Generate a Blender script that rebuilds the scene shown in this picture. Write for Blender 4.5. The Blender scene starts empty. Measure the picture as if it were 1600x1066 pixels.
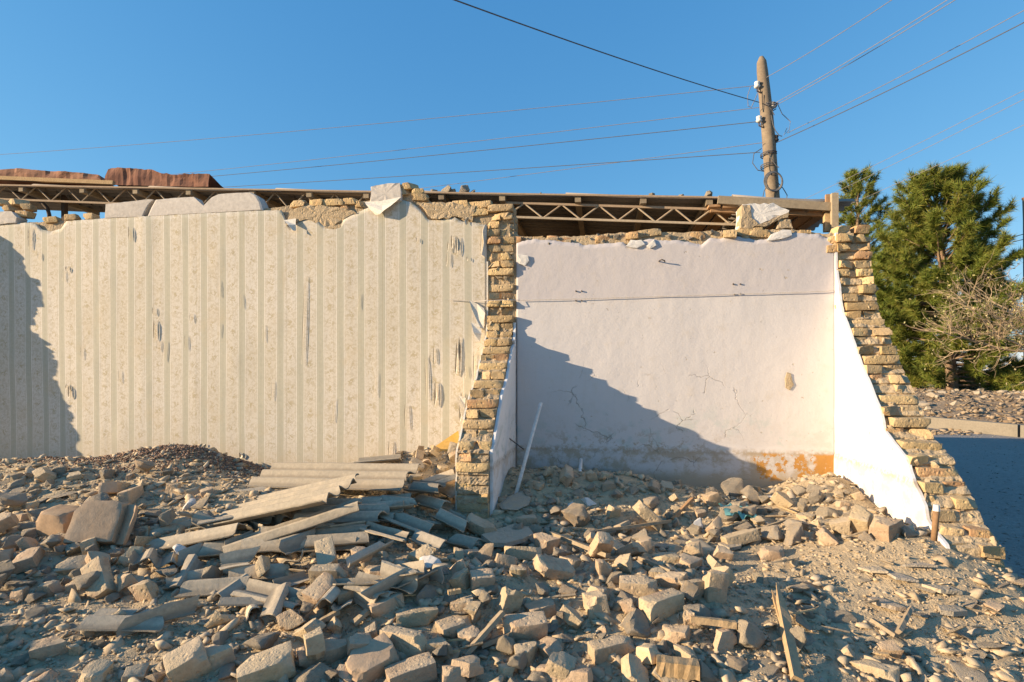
import bpy, bmesh, math, random
from mathutils import Vector, Matrix, noise

R = math.radians
sc = bpy.context.scene
COL = sc.collection
random.seed(11)

# ------------------------------------------------------------------ camera, sky, sun, exposure
F, CX, HY = 850.0, 800.0, 583.0           # focal length and horizon in photo pixels
CAMZ = 1.1
cam_d = bpy.data.cameras.new('camera')
cam_d.sensor_width = 36.0
cam_d.lens = 36.0 * F / 1600.0
cam_d.shift_y = 50.0 / 1600.0
cam_d.clip_start = 0.05
cam_d.clip_end = 6000
cam = bpy.data.objects.new('camera', cam_d)
cam.location = (0, 0, CAMZ)
cam.rotation_euler = (R(90), 0, 0)
COL.objects.link(cam)
sc.camera = cam

A = R(9.5)                                 # the house is turned a little to the camera
CA, SA = math.cos(A), math.sin(A)
OY = 5.31
SX, SZ = 2.8, 0.76                         # sun in the house frame: along the wall, up, per metre out of it
to_sun = Vector((-SX * CA - SA, SX * SA - CA, SZ)).normalized()

w = bpy.data.worlds.new('World')
sc.world = w
w.use_nodes = True
nt = w.node_tree
sky = nt.nodes.new('ShaderNodeTexSky')
sky.sky_type = 'NISHITA'
sky.sun_disc = False
sky.sun_elevation = math.asin(to_sun.z)
sky.sun_rotation = math.atan2(to_sun.x, to_sun.y) % (2 * math.pi)
sky.altitude = 0
sky.air_density = 1.0
sky.dust_density = 0.0
sky.ozone_density = 3.2
# camera response on the sky's colour, one curve per channel and the same everywhere
sep = nt.nodes.new('ShaderNodeSeparateColor')
comb = nt.nodes.new('ShaderNodeCombineColor')
nt.links.new(sky.outputs[0], sep.inputs[0])
for ch, (gam, mul) in enumerate(((0.95, 0.58), (0.60, 1.16), (0.40, 1.95))):
    pw = nt.nodes.new('ShaderNodeMath')
    pw.operation = 'POWER'
    pw.inputs[1].default_value = gam
    ml = nt.nodes.new('ShaderNodeMath')
    ml.operation = 'MULTIPLY'
    ml.inputs[1].default_value = mul
    nt.links.new(sep.outputs[ch], pw.inputs[0])
    nt.links.new(pw.outputs[0], ml.inputs[0])
    nt.links.new(ml.outputs[0], comb.inputs[ch])
nt.links.new(comb.outputs[0], nt.nodes['Background'].inputs[0])
nt.nodes['Background'].inputs[1].default_value = 0.118

sun_d = bpy.data.lights.new('sun', 'SUN')
sun_d.energy = 4.9
sun_d.angle = R(0.5)
sun_d.color = (1.0, 0.77, 0.51)
sun = bpy.data.objects.new('sun', sun_d)
sun.rotation_euler = (-to_sun).to_track_quat('-Z', 'Y').to_euler()
sun.location = to_sun * 50
COL.objects.link(sun)

sc.view_settings.view_transform = 'Standard'
sc.view_settings.look = 'None'
sc.view_settings.gamma = 1
sc.view_settings.exposure = 1.0
sc.view_settings.use_curve_mapping = False
sc.render.engine = 'CYCLES'
sc.cycles.use_denoising = True
sc.cycles.max_bounces = 6
sc.cycles.diffuse_bounces = 4

# ------------------------------------------------------------------ frames
def W(u, v, z):                            # house frame: u along the wall, v out of it, z up
    return Vector((u * CA - v * SA, OY - u * SA - v * CA, z))

def ray(px, py):
    return Vector(((px - CX) / F, 1.0, (HY - py) / F))

def P(px, py, Y):                          # a point seen at a pixel, Y metres out
    return Vector((0, 0, CAMZ)) + ray(px, py) * Y

def on_v(px, py, v=0.0):
    r = ray(px, py)
    t = (CA * OY - v) / (SA * r.x + CA)
    X, Y = t * r.x, t
    return CA * X - SA * (Y - OY), CAMZ + t * r.z

def on_u(px, py, u):
    r = ray(px, py)
    t = (u - SA * OY) / (CA * r.x - SA)
    X, Y = t * r.x, t
    return -SA * X - CA * (Y - OY), CAMZ + t * r.z

def to_px(p):
    return CX + p.x / p.y * F, HY - (p.z - CAMZ) / p.y * F

def lerp_list(pts, x):
    if x <= pts[0][0]:
        return pts[0][1]
    for (x0, y0), (x1, y1) in zip(pts, pts[1:]):
        if x <= x1:
            return y0 + (y1 - y0) * (x - x0) / max(x1 - x0, 1e-9)
    return pts[-1][1]

def nz(x, y=0.0, z=0.0):
    return noise.noise(Vector((x, y, z)))

def smooth(a, b, x):
    t = min(1, max(0, (x - a) / (b - a)))
    return t * t * (3 - 2 * t)

# ------------------------------------------------------------------ object helpers
def mk(name, verts, faces, mat, parent=None, shade=False, uvs=None):
    me = bpy.data.meshes.new(name)
    me.from_pydata([tuple(v) for v in verts], [], faces)
    if uvs is not None:
        lay = me.uv_layers.new(name='UVMap')
        for lp in me.loops:
            lay.data[lp.index].uv = uvs[lp.vertex_index]
    me.materials.append(mat)
    if shade:
        me.polygons.foreach_set('use_smooth', [True] * len(me.polygons))
    me.update()
    return link(name, me, parent)

def link(name, me, parent=None):
    o = bpy.data.objects.new(name, me)
    COL.objects.link(o)
    if parent is not None:
        o.parent = parent
        o.matrix_parent_inverse = Matrix.Translation(-Vector(parent.location))
    return o

def thing(name, label, cat, loc=(0, 0, 0), group=None):
    o = bpy.data.objects.new(name, None)
    o.empty_display_size = 0.2
    o.location = loc
    COL.objects.link(o)
    return tag(o, label, cat, group)

def tag(o, label, cat, group=None, kind=None):
    o['label'] = label
    o['category'] = cat
    if group:
        o['group'] = group
    o['kind'] = kind or 'thing'
    return o

def structure(o):
    o['kind'] = 'structure'
    return o

class MB:                                   # collects pieces of ONE mesh
    def __init__(s):
        s.v, s.f = [], []

    def add(s, vs, fs):
        b = len(s.v)
        s.v += vs
        s.f += [tuple(i + b for i in f) for f in fs]

    def tube(s, pts, r, n=6, cap=True):
        pts = [Vector(p) for p in pts]
        rs = r if isinstance(r, (list, tuple)) else [r] * len(pts)
        vs, fs = [], []
        up = Vector((0.13, 0.21, 1)).normalized()
        for i, p in enumerate(pts):
            d = (pts[min(i + 1, len(pts) - 1)] - pts[max(i - 1, 0)]).normalized()
            a = d.cross(up)
            if a.length < 1e-3:
                a = d.cross(Vector((1, 0, 0)))
            a.normalize()
            b = d.cross(a)
            for k in range(n):
                t = 2 * math.pi * k / n
                vs.append(p + (a * math.cos(t) + b * math.sin(t)) * rs[i])
        for i in range(len(pts) - 1):
            for k in range(n):
                k2 = (k + 1) % n
                fs.append((i * n + k, i * n + k2, (i + 1) * n + k2, (i + 1) * n + k))
        if cap:
            fs.append(tuple(range(n))[::-1])
            fs.append(tuple((len(pts) - 1) * n + k for k in range(n)))
        s.add(vs, fs)

    def bar(s, a, b, w_, h_, up=(0, 0, 1)):    # a beam from a to b
        a, b = Vector(a), Vector(b)
        d = (b - a).normalized()
        x = d.cross(Vector(up)).normalized()
        y = x.cross(d)
        vs = []
        for p in (a, b):
            for sx, sy in ((-1, -1), (1, -1), (1, 1), (-1, 1)):
                vs.append(p + x * sx * w_ / 2 + y * sy * h_ / 2)
        s.add(vs, [(0, 1, 2, 3)[::-1], (4, 5, 6, 7), (0, 1, 5, 4), (1, 2, 6, 5), (2, 3, 7, 6), (3, 0, 4, 7)])

    def build(s, name, mat, parent=None, shade=False):
        return mk(name, s.v, s.f, mat, parent, shade)

# ------------------------------------------------------------------ materials
def new_mat(name):
    m = bpy.data.materials.new(name)
    m.use_nodes = True
    t = m.node_tree
    b = t.nodes['Principled BSDF']
    b.inputs['Specular IOR Level'].default_value = 0.2
    b.inputs['Roughness'].default_value = 0.9
    return m, t, b

class NT:
    def __init__(s, t):
        s.t = t

    def n(s, typ, **kw):
        nd = s.t.nodes.new(typ)
        for k, v in kw.items():
            setattr(nd, k, v)
        return nd

    def put(s, sock, val):
        if isinstance(val, bpy.types.NodeSocket):
            s.t.links.new(val, sock)
        elif val is not None:
            if sock.type == 'RGBA' and len(val) == 3:
                val = (*val, 1)
            sock.default_value = val

    def math(s, op, a, b=None, c=None, clamp=False):
        nd = s.n('ShaderNodeMath', operation=op, use_clamp=clamp)
        s.put(nd.inputs[0], a)
        s.put(nd.inputs[1], b)
        s.put(nd.inputs[2], c)
        return nd.outputs[0]

    def mix(s, f, a, b, mode='MIX'):
        nd = s.n('ShaderNodeMix', data_type='RGBA', blend_type=mode)
        s.put(nd.inputs[0], f)
        s.put(nd.inputs[6], a)
        s.put(nd.inputs[7], b)
        return nd.outputs[2]

    def noise(s, vec, scale, detail=4, rough=0.55, dist=0.0):
        nd = s.n('ShaderNodeTexNoise')
        s.put(nd.inputs['Vector'], vec)
        nd.inputs['Scale'].default_value = scale
        nd.inputs['Detail'].default_value = detail
        nd.inputs['Roughness'].default_value = rough
        nd.inputs['Distortion'].default_value = dist
        return nd.outputs[0]

    def vor(s, vec, scale, feature='F1', rand=1.0):
        nd = s.n('ShaderNodeTexVoronoi', feature=feature)
        s.put(nd.inputs['Vector'], vec)
        nd.inputs['Scale'].default_value = scale
        nd.inputs['Randomness'].default_value = rand
        return nd.outputs['Distance']

    def step(s, val, a, b):                 # smooth ramp a..b -> 0..1
        nd = s.n('ShaderNodeMapRange', interpolation_type='SMOOTHSTEP')
        s.put(nd.inputs[0], val)
        s.put(nd.inputs[1], a)
        s.put(nd.inputs[2], b)
        return nd.outputs[0]

    def ramp(s, val, stops):
        nd = s.n('ShaderNodeValToRGB')
        e = nd.color_ramp.elements
        while len(e) < len(stops):
            e.new(0.5)
        for el, (p, c) in zip(e, stops):
            el.position = p
            el.color = (*c, 1)
        s.put(nd.inputs[0], val)
        return nd.outputs[0]

    def bump(s, h, strength=0.5, dist=0.01, normal=None):
        nd = s.n('ShaderNodeBump')
        nd.inputs['Strength'].default_value = strength
        nd.inputs['Distance'].default_value = dist
        s.put(nd.inputs['Height'], h)
        s.put(nd.inputs['Normal'], normal)
        return nd.outputs[0]

    def objvec(s, spread=40.0, world=False):
        tc = s.n('ShaderNodeTexCoord')
        if world:
            return s.n('ShaderNodeNewGeometry').outputs['Position']
        oi = s.n('ShaderNodeObjectInfo')
        ad = s.n('ShaderNodeVectorMath', operation='ADD')
        sp = s.math('MULTIPLY', oi.outputs['Random'], spread)
        cb = s.n('ShaderNodeCombineXYZ')
        s.put(cb.inputs[0], sp)
        s.put(cb.inputs[1], sp)
        s.put(ad.inputs[0], tc.outputs['Object'])
        s.put(ad.inputs[1], cb.outputs[0])
        return ad.outputs[0]

    def rnd(s, island=False):
        if island:
            return s.n('ShaderNodeNewGeometry').outputs['Random Per Island']
        return s.n('ShaderNodeObjectInfo').outputs['Random']

    def hsv(s, col, hue=0.5, sat=1.0, val=1.0):
        nd = s.n('ShaderNodeHueSaturation')
        s.put(nd.inputs['Hue'], hue)
        s.put(nd.inputs['Saturation'], sat)
        s.put(nd.inputs['Value'], val)
        s.put(nd.inputs['Color'], col)
        return nd.outputs[0]

DUST = (0.50, 0.405, 0.28)

def rough_mat(name, tones, scale=6, fine=45, bump=0.6, dist=0.012, dust=0.35, vary=0.35, island=False, world=False,
              pits=0.0):
    m, t, b = new_mat(name)
    g = NT(t)
    vec = g.objvec(world=world)
    r = g.rnd(island)
    n1 = g.noise(vec, scale, 6, 0.6)
    n2 = g.noise(vec, fine, 5, 0.65)
    k = g.math('ADD', g.math('MULTIPLY', g.math('SUBTRACT', n1, 0.5), 1.1), r, clamp=True)
    st = [(i / max(1, len(tones) - 1), c) for i, c in enumerate(tones)]
    col = g.ramp(k, st)
    r2 = g.math('FRACT', g.math('MULTIPLY', r, 17.31))
    val = g.math('ADD', 1 - vary / 2, g.math('MULTIPLY', r2, vary))
    val = g.math('MULTIPLY', val, g.math('ADD', 0.62, g.math('MULTIPLY', n2, 0.76)))
    col = g.hsv(col, 0.5, 1.0, val)
    if dust:
        ge = g.n('ShaderNodeNewGeometry')
        sx = g.n('ShaderNodeSeparateXYZ')
        g.put(sx.inputs[0], ge.outputs['Normal'])
        f = g.math('MULTIPLY', g.step(sx.outputs[2], -0.3, 0.9), g.step(n1, 0.3, 0.65))
        col = g.mix(g.math('MULTIPLY', f, dust), col, DUST)
    g.put(b.inputs['Base Color'], col)
    h = g.math('ADD', g.math('MULTIPLY', n2, 0.6), g.math('MULTIPLY', g.noise(vec, fine * 3.2, 3), 0.3))
    if pits:
        h = g.math('ADD', h, g.math('MULTIPLY', g.step(g.vor(vec, fine * 0.7), 0.05, 0.35), pits))
    g.put(b.inputs['Normal'], g.bump(h, bump, dist))
    return m

M = {}
M['brick'] = rough_mat('brick clay', [(0.46, 0.35, 0.21), (0.40, 0.31, 0.20), (0.44, 0.31, 0.20), (0.38, 0.27, 0.18), (0.50, 0.39, 0.24)], 6, 40, 0.9, 0.012, 0.75, 0.3, pits=0.35)
M['wall_brick'] = rough_mat('yellow wall brick', [(0.52, 0.36, 0.18), (0.42, 0.31, 0.18), (0.55, 0.40, 0.20), (0.46, 0.27, 0.14)], 8, 38, 1.0, 0.016, 0.25, 0.5, pits=0.4)
M['adobe'] = rough_mat('brown adobe', [(0.34, 0.23, 0.145), (0.40, 0.28, 0.18), (0.38, 0.29, 0.21)], 3, 35, 0.5, 0.008, 0.25, 0.2)
M['mortar'] = rough_mat('clay mortar', [(0.41, 0.315, 0.20), (0.47, 0.36, 0.225), (0.36, 0.28, 0.185)], 7, 30, 1.0, 0.02, 0.2, 0.0, world=True, pits=0.3)
M['chunk'] = rough_mat('dusty mortar chunk', [(0.38, 0.33, 0.26), (0.45, 0.37, 0.26), (0.34, 0.30, 0.25), (0.42, 0.32, 0.22)], 6, 32, 1.0, 0.02, 0.7, 0.35, pits=0.3)
M['white_chunk'] = rough_mat('broken white plaster', [(0.66, 0.63, 0.58), (0.60, 0.57, 0.53)], 5, 40, 0.4, 0.008, 0.25, 0.15)
M['rubble'] = rough_mat('small rubble', [(0.37, 0.30, 0.21), (0.44, 0.345, 0.225), (0.41, 0.31, 0.20), (0.46, 0.37, 0.25), (0.33, 0.28, 0.22)], 9, 60, 0.5, 0.008, 0.3, 0.35, island=True, world=True)
M['dirt'] = rough_mat('dusty ground', [(0.42, 0.325, 0.205), (0.49, 0.38, 0.24), (0.45, 0.345, 0.215)], 1.6, 26, 1.0, 0.02, 0.0, 0.0, world=True, pits=0.25)
M['far_litter'] = rough_mat('brown litter', [(0.24, 0.18, 0.12), (0.33, 0.26, 0.18), (0.20, 0.14, 0.09)], 3, 20, 0.5, 0.01, 0.0, 0.4, island=True, world=True)
M['far_dirt'] = rough_mat('far dirt', [(0.36, 0.285, 0.195), (0.29, 0.21, 0.135), (0.42, 0.34, 0.24)], 0.5, 5, 1.0, 0.12, 0.0, 0.0, world=True)
M['red_gravel'] = rough_mat('reddish cinder gravel', [(0.20, 0.12, 0.085), (0.28, 0.18, 0.125), (0.33, 0.23, 0.17)], 9, 90, 0.8, 0.01, 0.1, 0.5, island=True, world=True)
M['asphalt'] = rough_mat('dusty asphalt', [(0.27, 0.25, 0.225), (0.36, 0.33, 0.29), (0.31, 0.285, 0.25)], 0.7, 14, 1.0, 0.03, 0.0, 0.0, world=True)
M['concrete'] = rough_mat('weathered concrete', [(0.17, 0.15, 0.115), (0.24, 0.21, 0.165)], 1.5, 25, 0.4, 0.008, 0.2, 0.1, world=True)
M['cement'] = rough_mat('smooth cement render', [(0.52, 0.47, 0.41), (0.57, 0.52, 0.46)], 4, 30, 0.25, 0.006, 0.1, 0.08)
M['asbestos'] = rough_mat('weathered cement sheet', [(0.34, 0.29, 0.22), (0.46, 0.385, 0.275), (0.40, 0.335, 0.245), (0.30, 0.26, 0.21)], 9, 45, 0.8, 0.006, 0.35, 0.3)
M['roof_sheet'] = rough_mat('dark roof sheet', [(0.20, 0.18, 0.16), (0.27, 0.24, 0.21)], 4, 50, 0.4, 0.006, 0.3, 0.1)
M['old_wood'] = rough_mat('weathered wood', [(0.27, 0.21, 0.14), (0.34, 0.27, 0.18), (0.22, 0.17, 0.12)], 7, 40, 0.5, 0.006, 0.15, 0.25)
M['brown_wood'] = rough_mat('brown timber', [(0.30, 0.18, 0.095), (0.36, 0.22, 0.12)], 6, 40, 0.5, 0.005, 0.0, 0.3)
M['fresh_wood'] = rough_mat('fresh split wood', [(0.42, 0.28, 0.14), (0.50, 0.35, 0.19), (0.36, 0.25, 0.14)], 14, 60, 0.8, 0.006, 0.2, 0.3)
M['rust'] = rough_mat('rust brown roofing metal', [(0.20, 0.09, 0.06), (0.36, 0.19, 0.115), (0.27, 0.13, 0.085)], 2.5, 22, 0.3, 0.006, 0.0, 0.1)
M['girder'] = rough_mat('beige painted steel', [(0.46, 0.37, 0.26), (0.38, 0.28, 0.19)], 5, 40, 0.3, 0.003, 0.0, 0.1)
M['iron'] = rough_mat('dark iron', [(0.07, 0.06, 0.055), (0.12, 0.09, 0.07)], 9, 50, 0.3, 0.003, 0.0, 0.1)
M['wire'] = rough_mat('grey cable', [(0.10, 0.10, 0.11), (0.13, 0.13, 0.13)], 3, 20, 0.1, 0.001, 0.0, 0.1)
M['pale_wire'] = rough_mat('bare aluminium wire', [(0.19, 0.175, 0.18), (0.24, 0.22, 0.22)], 3, 20, 0.1, 0.001, 0.0, 0.1)
M['porcelain'] = rough_mat('porcelain', [(0.72, 0.68, 0.62), (0.62, 0.57, 0.5)], 9, 30, 0.1, 0.002, 0.0, 0.1)
M['pvc'] = rough_mat('white plastic pipe', [(0.74, 0.71, 0.67), (0.66, 0.61, 0.54)], 9, 30, 0.1, 0.002, 0.2, 0.0)
M['ochre'] = rough_mat('ochre painted board', [(0.56, 0.33, 0.07), (0.50, 0.30, 0.08)], 5, 40, 0.2, 0.003, 0.25, 0.0)
M['teal'] = rough_mat('teal rag', [(0.05, 0.27, 0.28), (0.12, 0.36, 0.36)], 12, 60, 0.6, 0.006, 0.2, 0.0)
M['paper'] = rough_mat('torn paper backing', [(0.62, 0.57, 0.48), (0.70, 0.65, 0.56)], 12, 60, 0.3, 0.003, 0.0, 0.1)
M['bare'] = rough_mat('bare grey plaster', [(0.17, 0.145, 0.11), (0.24, 0.21, 0.16)], 14, 60, 0.6, 0.005, 0.0, 0.2)
M['bark'] = rough_mat('bark', [(0.22, 0.15, 0.10), (0.30, 0.21, 0.14)], 8, 25, 0.8, 0.02, 0.0, 0.1, world=True)
M['twig'] = rough_mat('dry twigs', [(0.24, 0.18, 0.115), (0.32, 0.245, 0.16)], 8, 25, 0.4, 0.006, 0.0, 0.3, island=True, world=True)
M['dry_leaf'] = rough_mat('dry leaves', [(0.34, 0.27, 0.13), (0.22, 0.22, 0.09), (0.40, 0.33, 0.2)], 8, 25, 0.2, 0.004, 0.0, 0.5, island=True, world=True)

def sheet_mat():
    m = rough_mat('weathered corrugated cement', [(0.36, 0.31, 0.235), (0.48, 0.40, 0.29), (0.42, 0.35, 0.255), (0.32, 0.28, 0.22)], 9, 45, 0.8, 0.006, 0.3, 0.35)
    t = m.node_tree
    g = NT(t)
    b = t.nodes['Principled BSDF']
    src = b.inputs['Base Color'].links[0].from_socket
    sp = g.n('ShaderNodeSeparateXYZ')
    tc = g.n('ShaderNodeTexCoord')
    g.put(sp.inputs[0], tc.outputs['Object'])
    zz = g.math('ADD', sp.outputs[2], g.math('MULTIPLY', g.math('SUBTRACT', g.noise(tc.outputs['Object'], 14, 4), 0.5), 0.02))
    f = g.math('MULTIPLY', g.step(zz, 0.006, -0.014), 0.6)  # troughs coloured darker like dirt, so ribs show where sun gives no shading
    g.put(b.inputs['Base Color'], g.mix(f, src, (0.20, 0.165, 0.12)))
    return m
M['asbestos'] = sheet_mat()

def needle_mat():
    m, t, b = new_mat('pine needles')
    g = NT(t)
    pos = g.objvec(world=True)
    r = g.rnd(True)
    k = g.math('ADD', g.math('MULTIPLY', r, 0.5), g.math('MULTIPLY', g.noise(pos, 0.7, 3), 0.6))
    col = g.ramp(k, [(0.15, (0.055, 0.095, 0.016)), (0.5, (0.135, 0.175, 0.026)), (0.85, (0.25, 0.22, 0.045))])
    g.put(b.inputs['Base Color'], col)
    b.inputs['Roughness'].default_value = 0.6
    return m
M['needles'] = needle_mat()

def wallpaper_mat():
    m, t, b = new_mat('striped floral wallpaper')
    g = NT(t)
    uv = g.n('ShaderNodeUVMap').outputs[0]
    sp = g.n('ShaderNodeSeparateXYZ')
    g.put(sp.inputs[0], uv)
    u, z = sp.outputs[0], sp.outputs[1]
    wob = g.math('MULTIPLY', g.math('SUBTRACT', g.noise(uv, 1.2, 2), 0.5), 0.012)
    per = 0.2245
    s = g.math('FRACT', g.math('ADD', g.math('DIVIDE', g.math('ADD', u, wob), per), 0.12))
    k = g.math('FLOOR', g.math('ADD', g.math('DIVIDE', u, per), 0.12))
    big = g.noise(uv, 0.9, 4)
    cream = g.mix(g.step(big, 0.3, 0.7), (0.575, 0.515, 0.42), (0.63, 0.575, 0.495))
    # floral band: small leaves, gathered into bouquets
    d = g.n('ShaderNodeVectorMath', operation='MULTIPLY')
    g.put(d.inputs[0], uv)
    d.inputs[1].default_value = (1, 1, 1)
    n1 = g.noise(d.outputs[0], 30, 3, 0.6, 0.9)
    n2 = g.noise(d.outputs[0], 62, 2, 0.5, 1.2)
    zz = g.math('PINGPONG', g.math('ADD', z, g.math('MULTIPLY', g.math('FRACT', g.math('MULTIPLY', k, 0.5)), 0.17)), 0.085)
    xx = g.math('MULTIPLY', g.math('SUBTRACT', s, 0.665), per)
    rr = g.math('SQRT', g.math('ADD', g.math('MULTIPLY', xx, xx), g.math('MULTIPLY', zz, zz)))
    bou = g.step(rr, 0.062, 0.012)
    flo = g.math('ADD', g.step(n1, 0.47, 0.58), g.math('MULTIPLY', g.step(n2, 0.52, 0.62), 0.5), clamp=True)
    flo = g.math('MULTIPLY', flo, g.math('ADD', 0.40, g.math('MULTIPLY', bou, 0.4)))
    band = g.mix(flo, cream, (0.40, 0.33, 0.20))
    # stripe with fine border lines
    stripe = g.mix(g.step(g.noise(uv, 30, 3), 0.3, 0.7), (0.43, 0.40, 0.31), (0.47, 0.435, 0.34))
    in_s = g.math('MULTIPLY', g.step(s, 0.0, 0.02), g.step(s, 0.335, 0.315))
    col = g.mix(in_s, band, stripe)
    for c0, wd, c in ((0.352, 0.012, (0.78, 0.74, 0.66)), (0.385, 0.007, (0.40, 0.37, 0.28)), (0.945, 0.007, (0.40, 0.37, 0.28)),
                      (0.975, 0.012, (0.78, 0.74, 0.66)), (0.07, 0.006, (0.58, 0.55, 0.45)), (0.26, 0.006, (0.58, 0.55, 0.45))):
        f = g.step(g.math('ABSOLUTE', g.math('SUBTRACT', s, c0)), wd, wd * 0.5)
        col = g.mix(g.math('MULTIPLY', f, 0.8), col, c)
    # age: damp blotches, dust towards nothing in particular, scuffs
    blot = g.step(g.noise(uv, 2.6, 5, 0.65), 0.52, 0.74)
    col = g.mix(g.math('MULTIPLY', blot, 0.36), col, (0.50, 0.40, 0.26))
    run = g.n('ShaderNodeMapping')
    g.put(run.inputs[0], uv)
    run.inputs['Scale'].default_value = (4.0, 0.35, 1)
    streak = g.math('MULTIPLY', g.step(g.noise(run.outputs[0], 2.2, 5, 0.7), 0.54, 0.74), g.step(z, 0.6, 2.6))
    col = g.mix(g.math('MULTIPLY', streak, 0.45), col, (0.42, 0.34, 0.22))
    seam = g.math('FRACT', g.math('DIVIDE', g.math('ADD', u, g.math('MULTIPLY', wob, 0.3)), 0.5309))
    col = g.mix(g.math('MULTIPLY', g.step(g.math('ABSOLUTE', g.math('SUBTRACT', seam, 0.5)), 0.006, 0.003), 0.55), col, (0.33, 0.28, 0.19))
    sc_ = g.step(g.noise(uv, 11, 5, 0.75), 0.63, 0.72)
    col = g.mix(g.math('MULTIPLY', sc_, 0.30), col, (0.78, 0.74, 0.66))
    foot = g.math('MULTIPLY', g.step(z, 0.55, 0.1), g.noise(uv, 6, 5))
    col = g.mix(g.math('MULTIPLY', foot, 0.7), col, (0.50, 0.42, 0.30))
    g.put(b.inputs['Base Color'], col)
    b.inputs['Roughness'].default_value = 0.75
    mp = g.n('ShaderNodeMapping')
    g.put(mp.inputs[0], uv)
    mp.inputs['Scale'].default_value = (3.0, 1.0, 1)
    h = g.math('ADD', g.math('MULTIPLY', g.noise(mp.outputs[0], 3, 5, 0.6), 1.0), g.math('MULTIPLY', g.noise(uv, 60, 3), 0.12))
    g.put(b.inputs['Normal'], g.bump(h, 0.2, 0.008))
    return m
M['wallpaper'] = wallpaper_mat()

LEDGE = 0.375                                   # height of the skirting line
def plaster_mat(name, tone, orange):
    m, t, b = new_mat(name)
    g = NT(t)
    uv = g.n('ShaderNodeUVMap').outputs[0]
    sp = g.n('ShaderNodeSeparateXYZ')
    g.put(sp.inputs[0], uv)
    u, z = sp.outputs[0], sp.outputs[1]
    nA = g.noise(uv, 1.3, 5, 0.6)
    nB = g.noise(uv, 7, 6, 0.7)
    nC = g.noise(uv, 26, 5, 0.7)
    up = tuple(c * k for c, k in zip(tone, (0.90, 0.885, 0.90)))
    col = g.mix(g.step(z, 1.795, 1.80), tone, up)
    col = g.mix(g.math('MULTIPLY', g.step(nA, 0.35, 0.75), 0.25), col, tuple(c * 0.86 for c in tone))
    col = g.mix(g.math('MULTIPLY', g.step(nB, 0.52, 0.75), 0.34 if orange else 0.12), col, (0.50, 0.43, 0.34))
    mps = g.n('ShaderNodeMapping')
    g.put(mps.inputs[0], uv)
    mps.inputs['Scale'].default_value = (6, 0.5, 1)
    col = g.mix(g.math('MULTIPLY', g.step(g.noise(mps.outputs[0], 3, 5, 0.7), 0.50, 0.72), 0.22), col, (0.52, 0.46, 0.40))
    # scuffs and small knocked-out spots
    spots = g.math('MULTIPLY', g.step(g.noise(uv, 15, 4, 0.7), 0.655, 0.70), g.step(nA, 0.40, 0.55))
    col = g.mix(g.math('MULTIPLY', spots, 0.75), col, (0.40, 0.33, 0.22))
    # old turquoise coat showing low on the wall
    low = g.math('MULTIPLY', g.step(z, 0.95, 0.45), g.step(g.noise(uv, 5.2, 5, 0.7), 0.50, 0.60))
    col = g.mix(g.math('MULTIPLY', low, 0.55), col, (0.42, 0.47, 0.44))
    fl_ = g.math('MULTIPLY', g.step(z, 0.68, 0.42), g.step(g.noise(uv, 11, 6, 0.75), 0.52, 0.58))
    fl_ = g.math('MULTIPLY', fl_, g.math('MULTIPLY', g.step(u, 0.15, 0.6), g.step(u, 2.3, 1.6)))
    col = g.mix(g.math('MULTIPLY', fl_, 0.65), col, (0.36, 0.285, 0.20))
    # worn band under the skirting line
    wob = g.math('ADD', z, g.math('MULTIPLY', g.math('SUBTRACT', nB, 0.5), 0.05))
    under = g.step(wob, LEDGE + 0.012, LEDGE - 0.012)
    worn = g.mix(g.step(nB, 0.40, 0.58), (0.40, 0.335, 0.26) if orange else (0.60, 0.54, 0.48), tuple(c * 0.92 for c in tone))
    worn = g.mix(g.step(wob, 0.24, 0.12) if orange else 0.0, worn, (0.40, 0.335, 0.25))
    col = g.mix(under, col, worn)
    dirty = g.math('MULTIPLY', g.step(g.math('ABSOLUTE', g.math('SUBTRACT', wob, LEDGE)), 0.05, 0.0), g.step(nC, 0.35, 0.6))
    col = g.mix(g.math('MULTIPLY', dirty, 0.7), col, (0.33, 0.25, 0.16))
    if orange:
        edge = g.math('ADD', u, g.math('MULTIPLY', g.math('SUBTRACT', nB, 0.5), 0.55))
        o = g.math('MULTIPLY', g.step(edge, 2.19, 2.22), under)
        o = g.math('MULTIPLY', o, g.step(wob, 0.12, 0.15))
        o = g.math('MULTIPLY', o, g.math('MAXIMUM', g.step(g.noise(uv, 8.5, 6, 0.7), 0.50, 0.52), g.math('MULTIPLY', g.step(u, 2.72, 2.76), g.step(nC, 0.3, 0.4))))
        col = g.mix(o, col, g.mix(nC, (0.50, 0.25, 0.05), (0.38, 0.20, 0.07)))
    # cracks: wandering lines in the lower half
    wv = g.n('ShaderNodeVectorMath', operation='ADD')
    nd = g.n('ShaderNodeTexNoise')
    nd.inputs['Scale'].default_value = 6
    nd.inputs['Detail'].default_value = 5
    g.put(nd.inputs['Vector'], uv)
    scl = g.n('ShaderNodeVectorMath', operation='SCALE')
    g.put(scl.inputs[0], nd.outputs['Color'])
    scl.inputs['Scale'].default_value = 0.22
    g.put(wv.inputs[0], uv)
    g.put(wv.inputs[1], scl.outputs[0])
    cd = g.vor(wv.outputs[0], 2.6, 'DISTANCE_TO_EDGE')
    region = g.math('MULTIPLY', g.step(z, 1.25, 0.95), g.step(g.noise(uv, 2.6, 3), 0.48, 0.56))
    region = g.math('MULTIPLY', region, g.math('MULTIPLY', g.step(u, 0.25, 0.6), g.step(u, 2.3, 1.9)))
    crack = g.math('MULTIPLY', g.step(cd, 0.013, 0.003), region)
    col = g.mix(g.math('MULTIPLY', crack, 0.55), col, (0.25, 0.21, 0.16))
    g.put(b.inputs['Base Color'], col)
    b.inputs['Roughness'].default_value = 0.85
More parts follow.
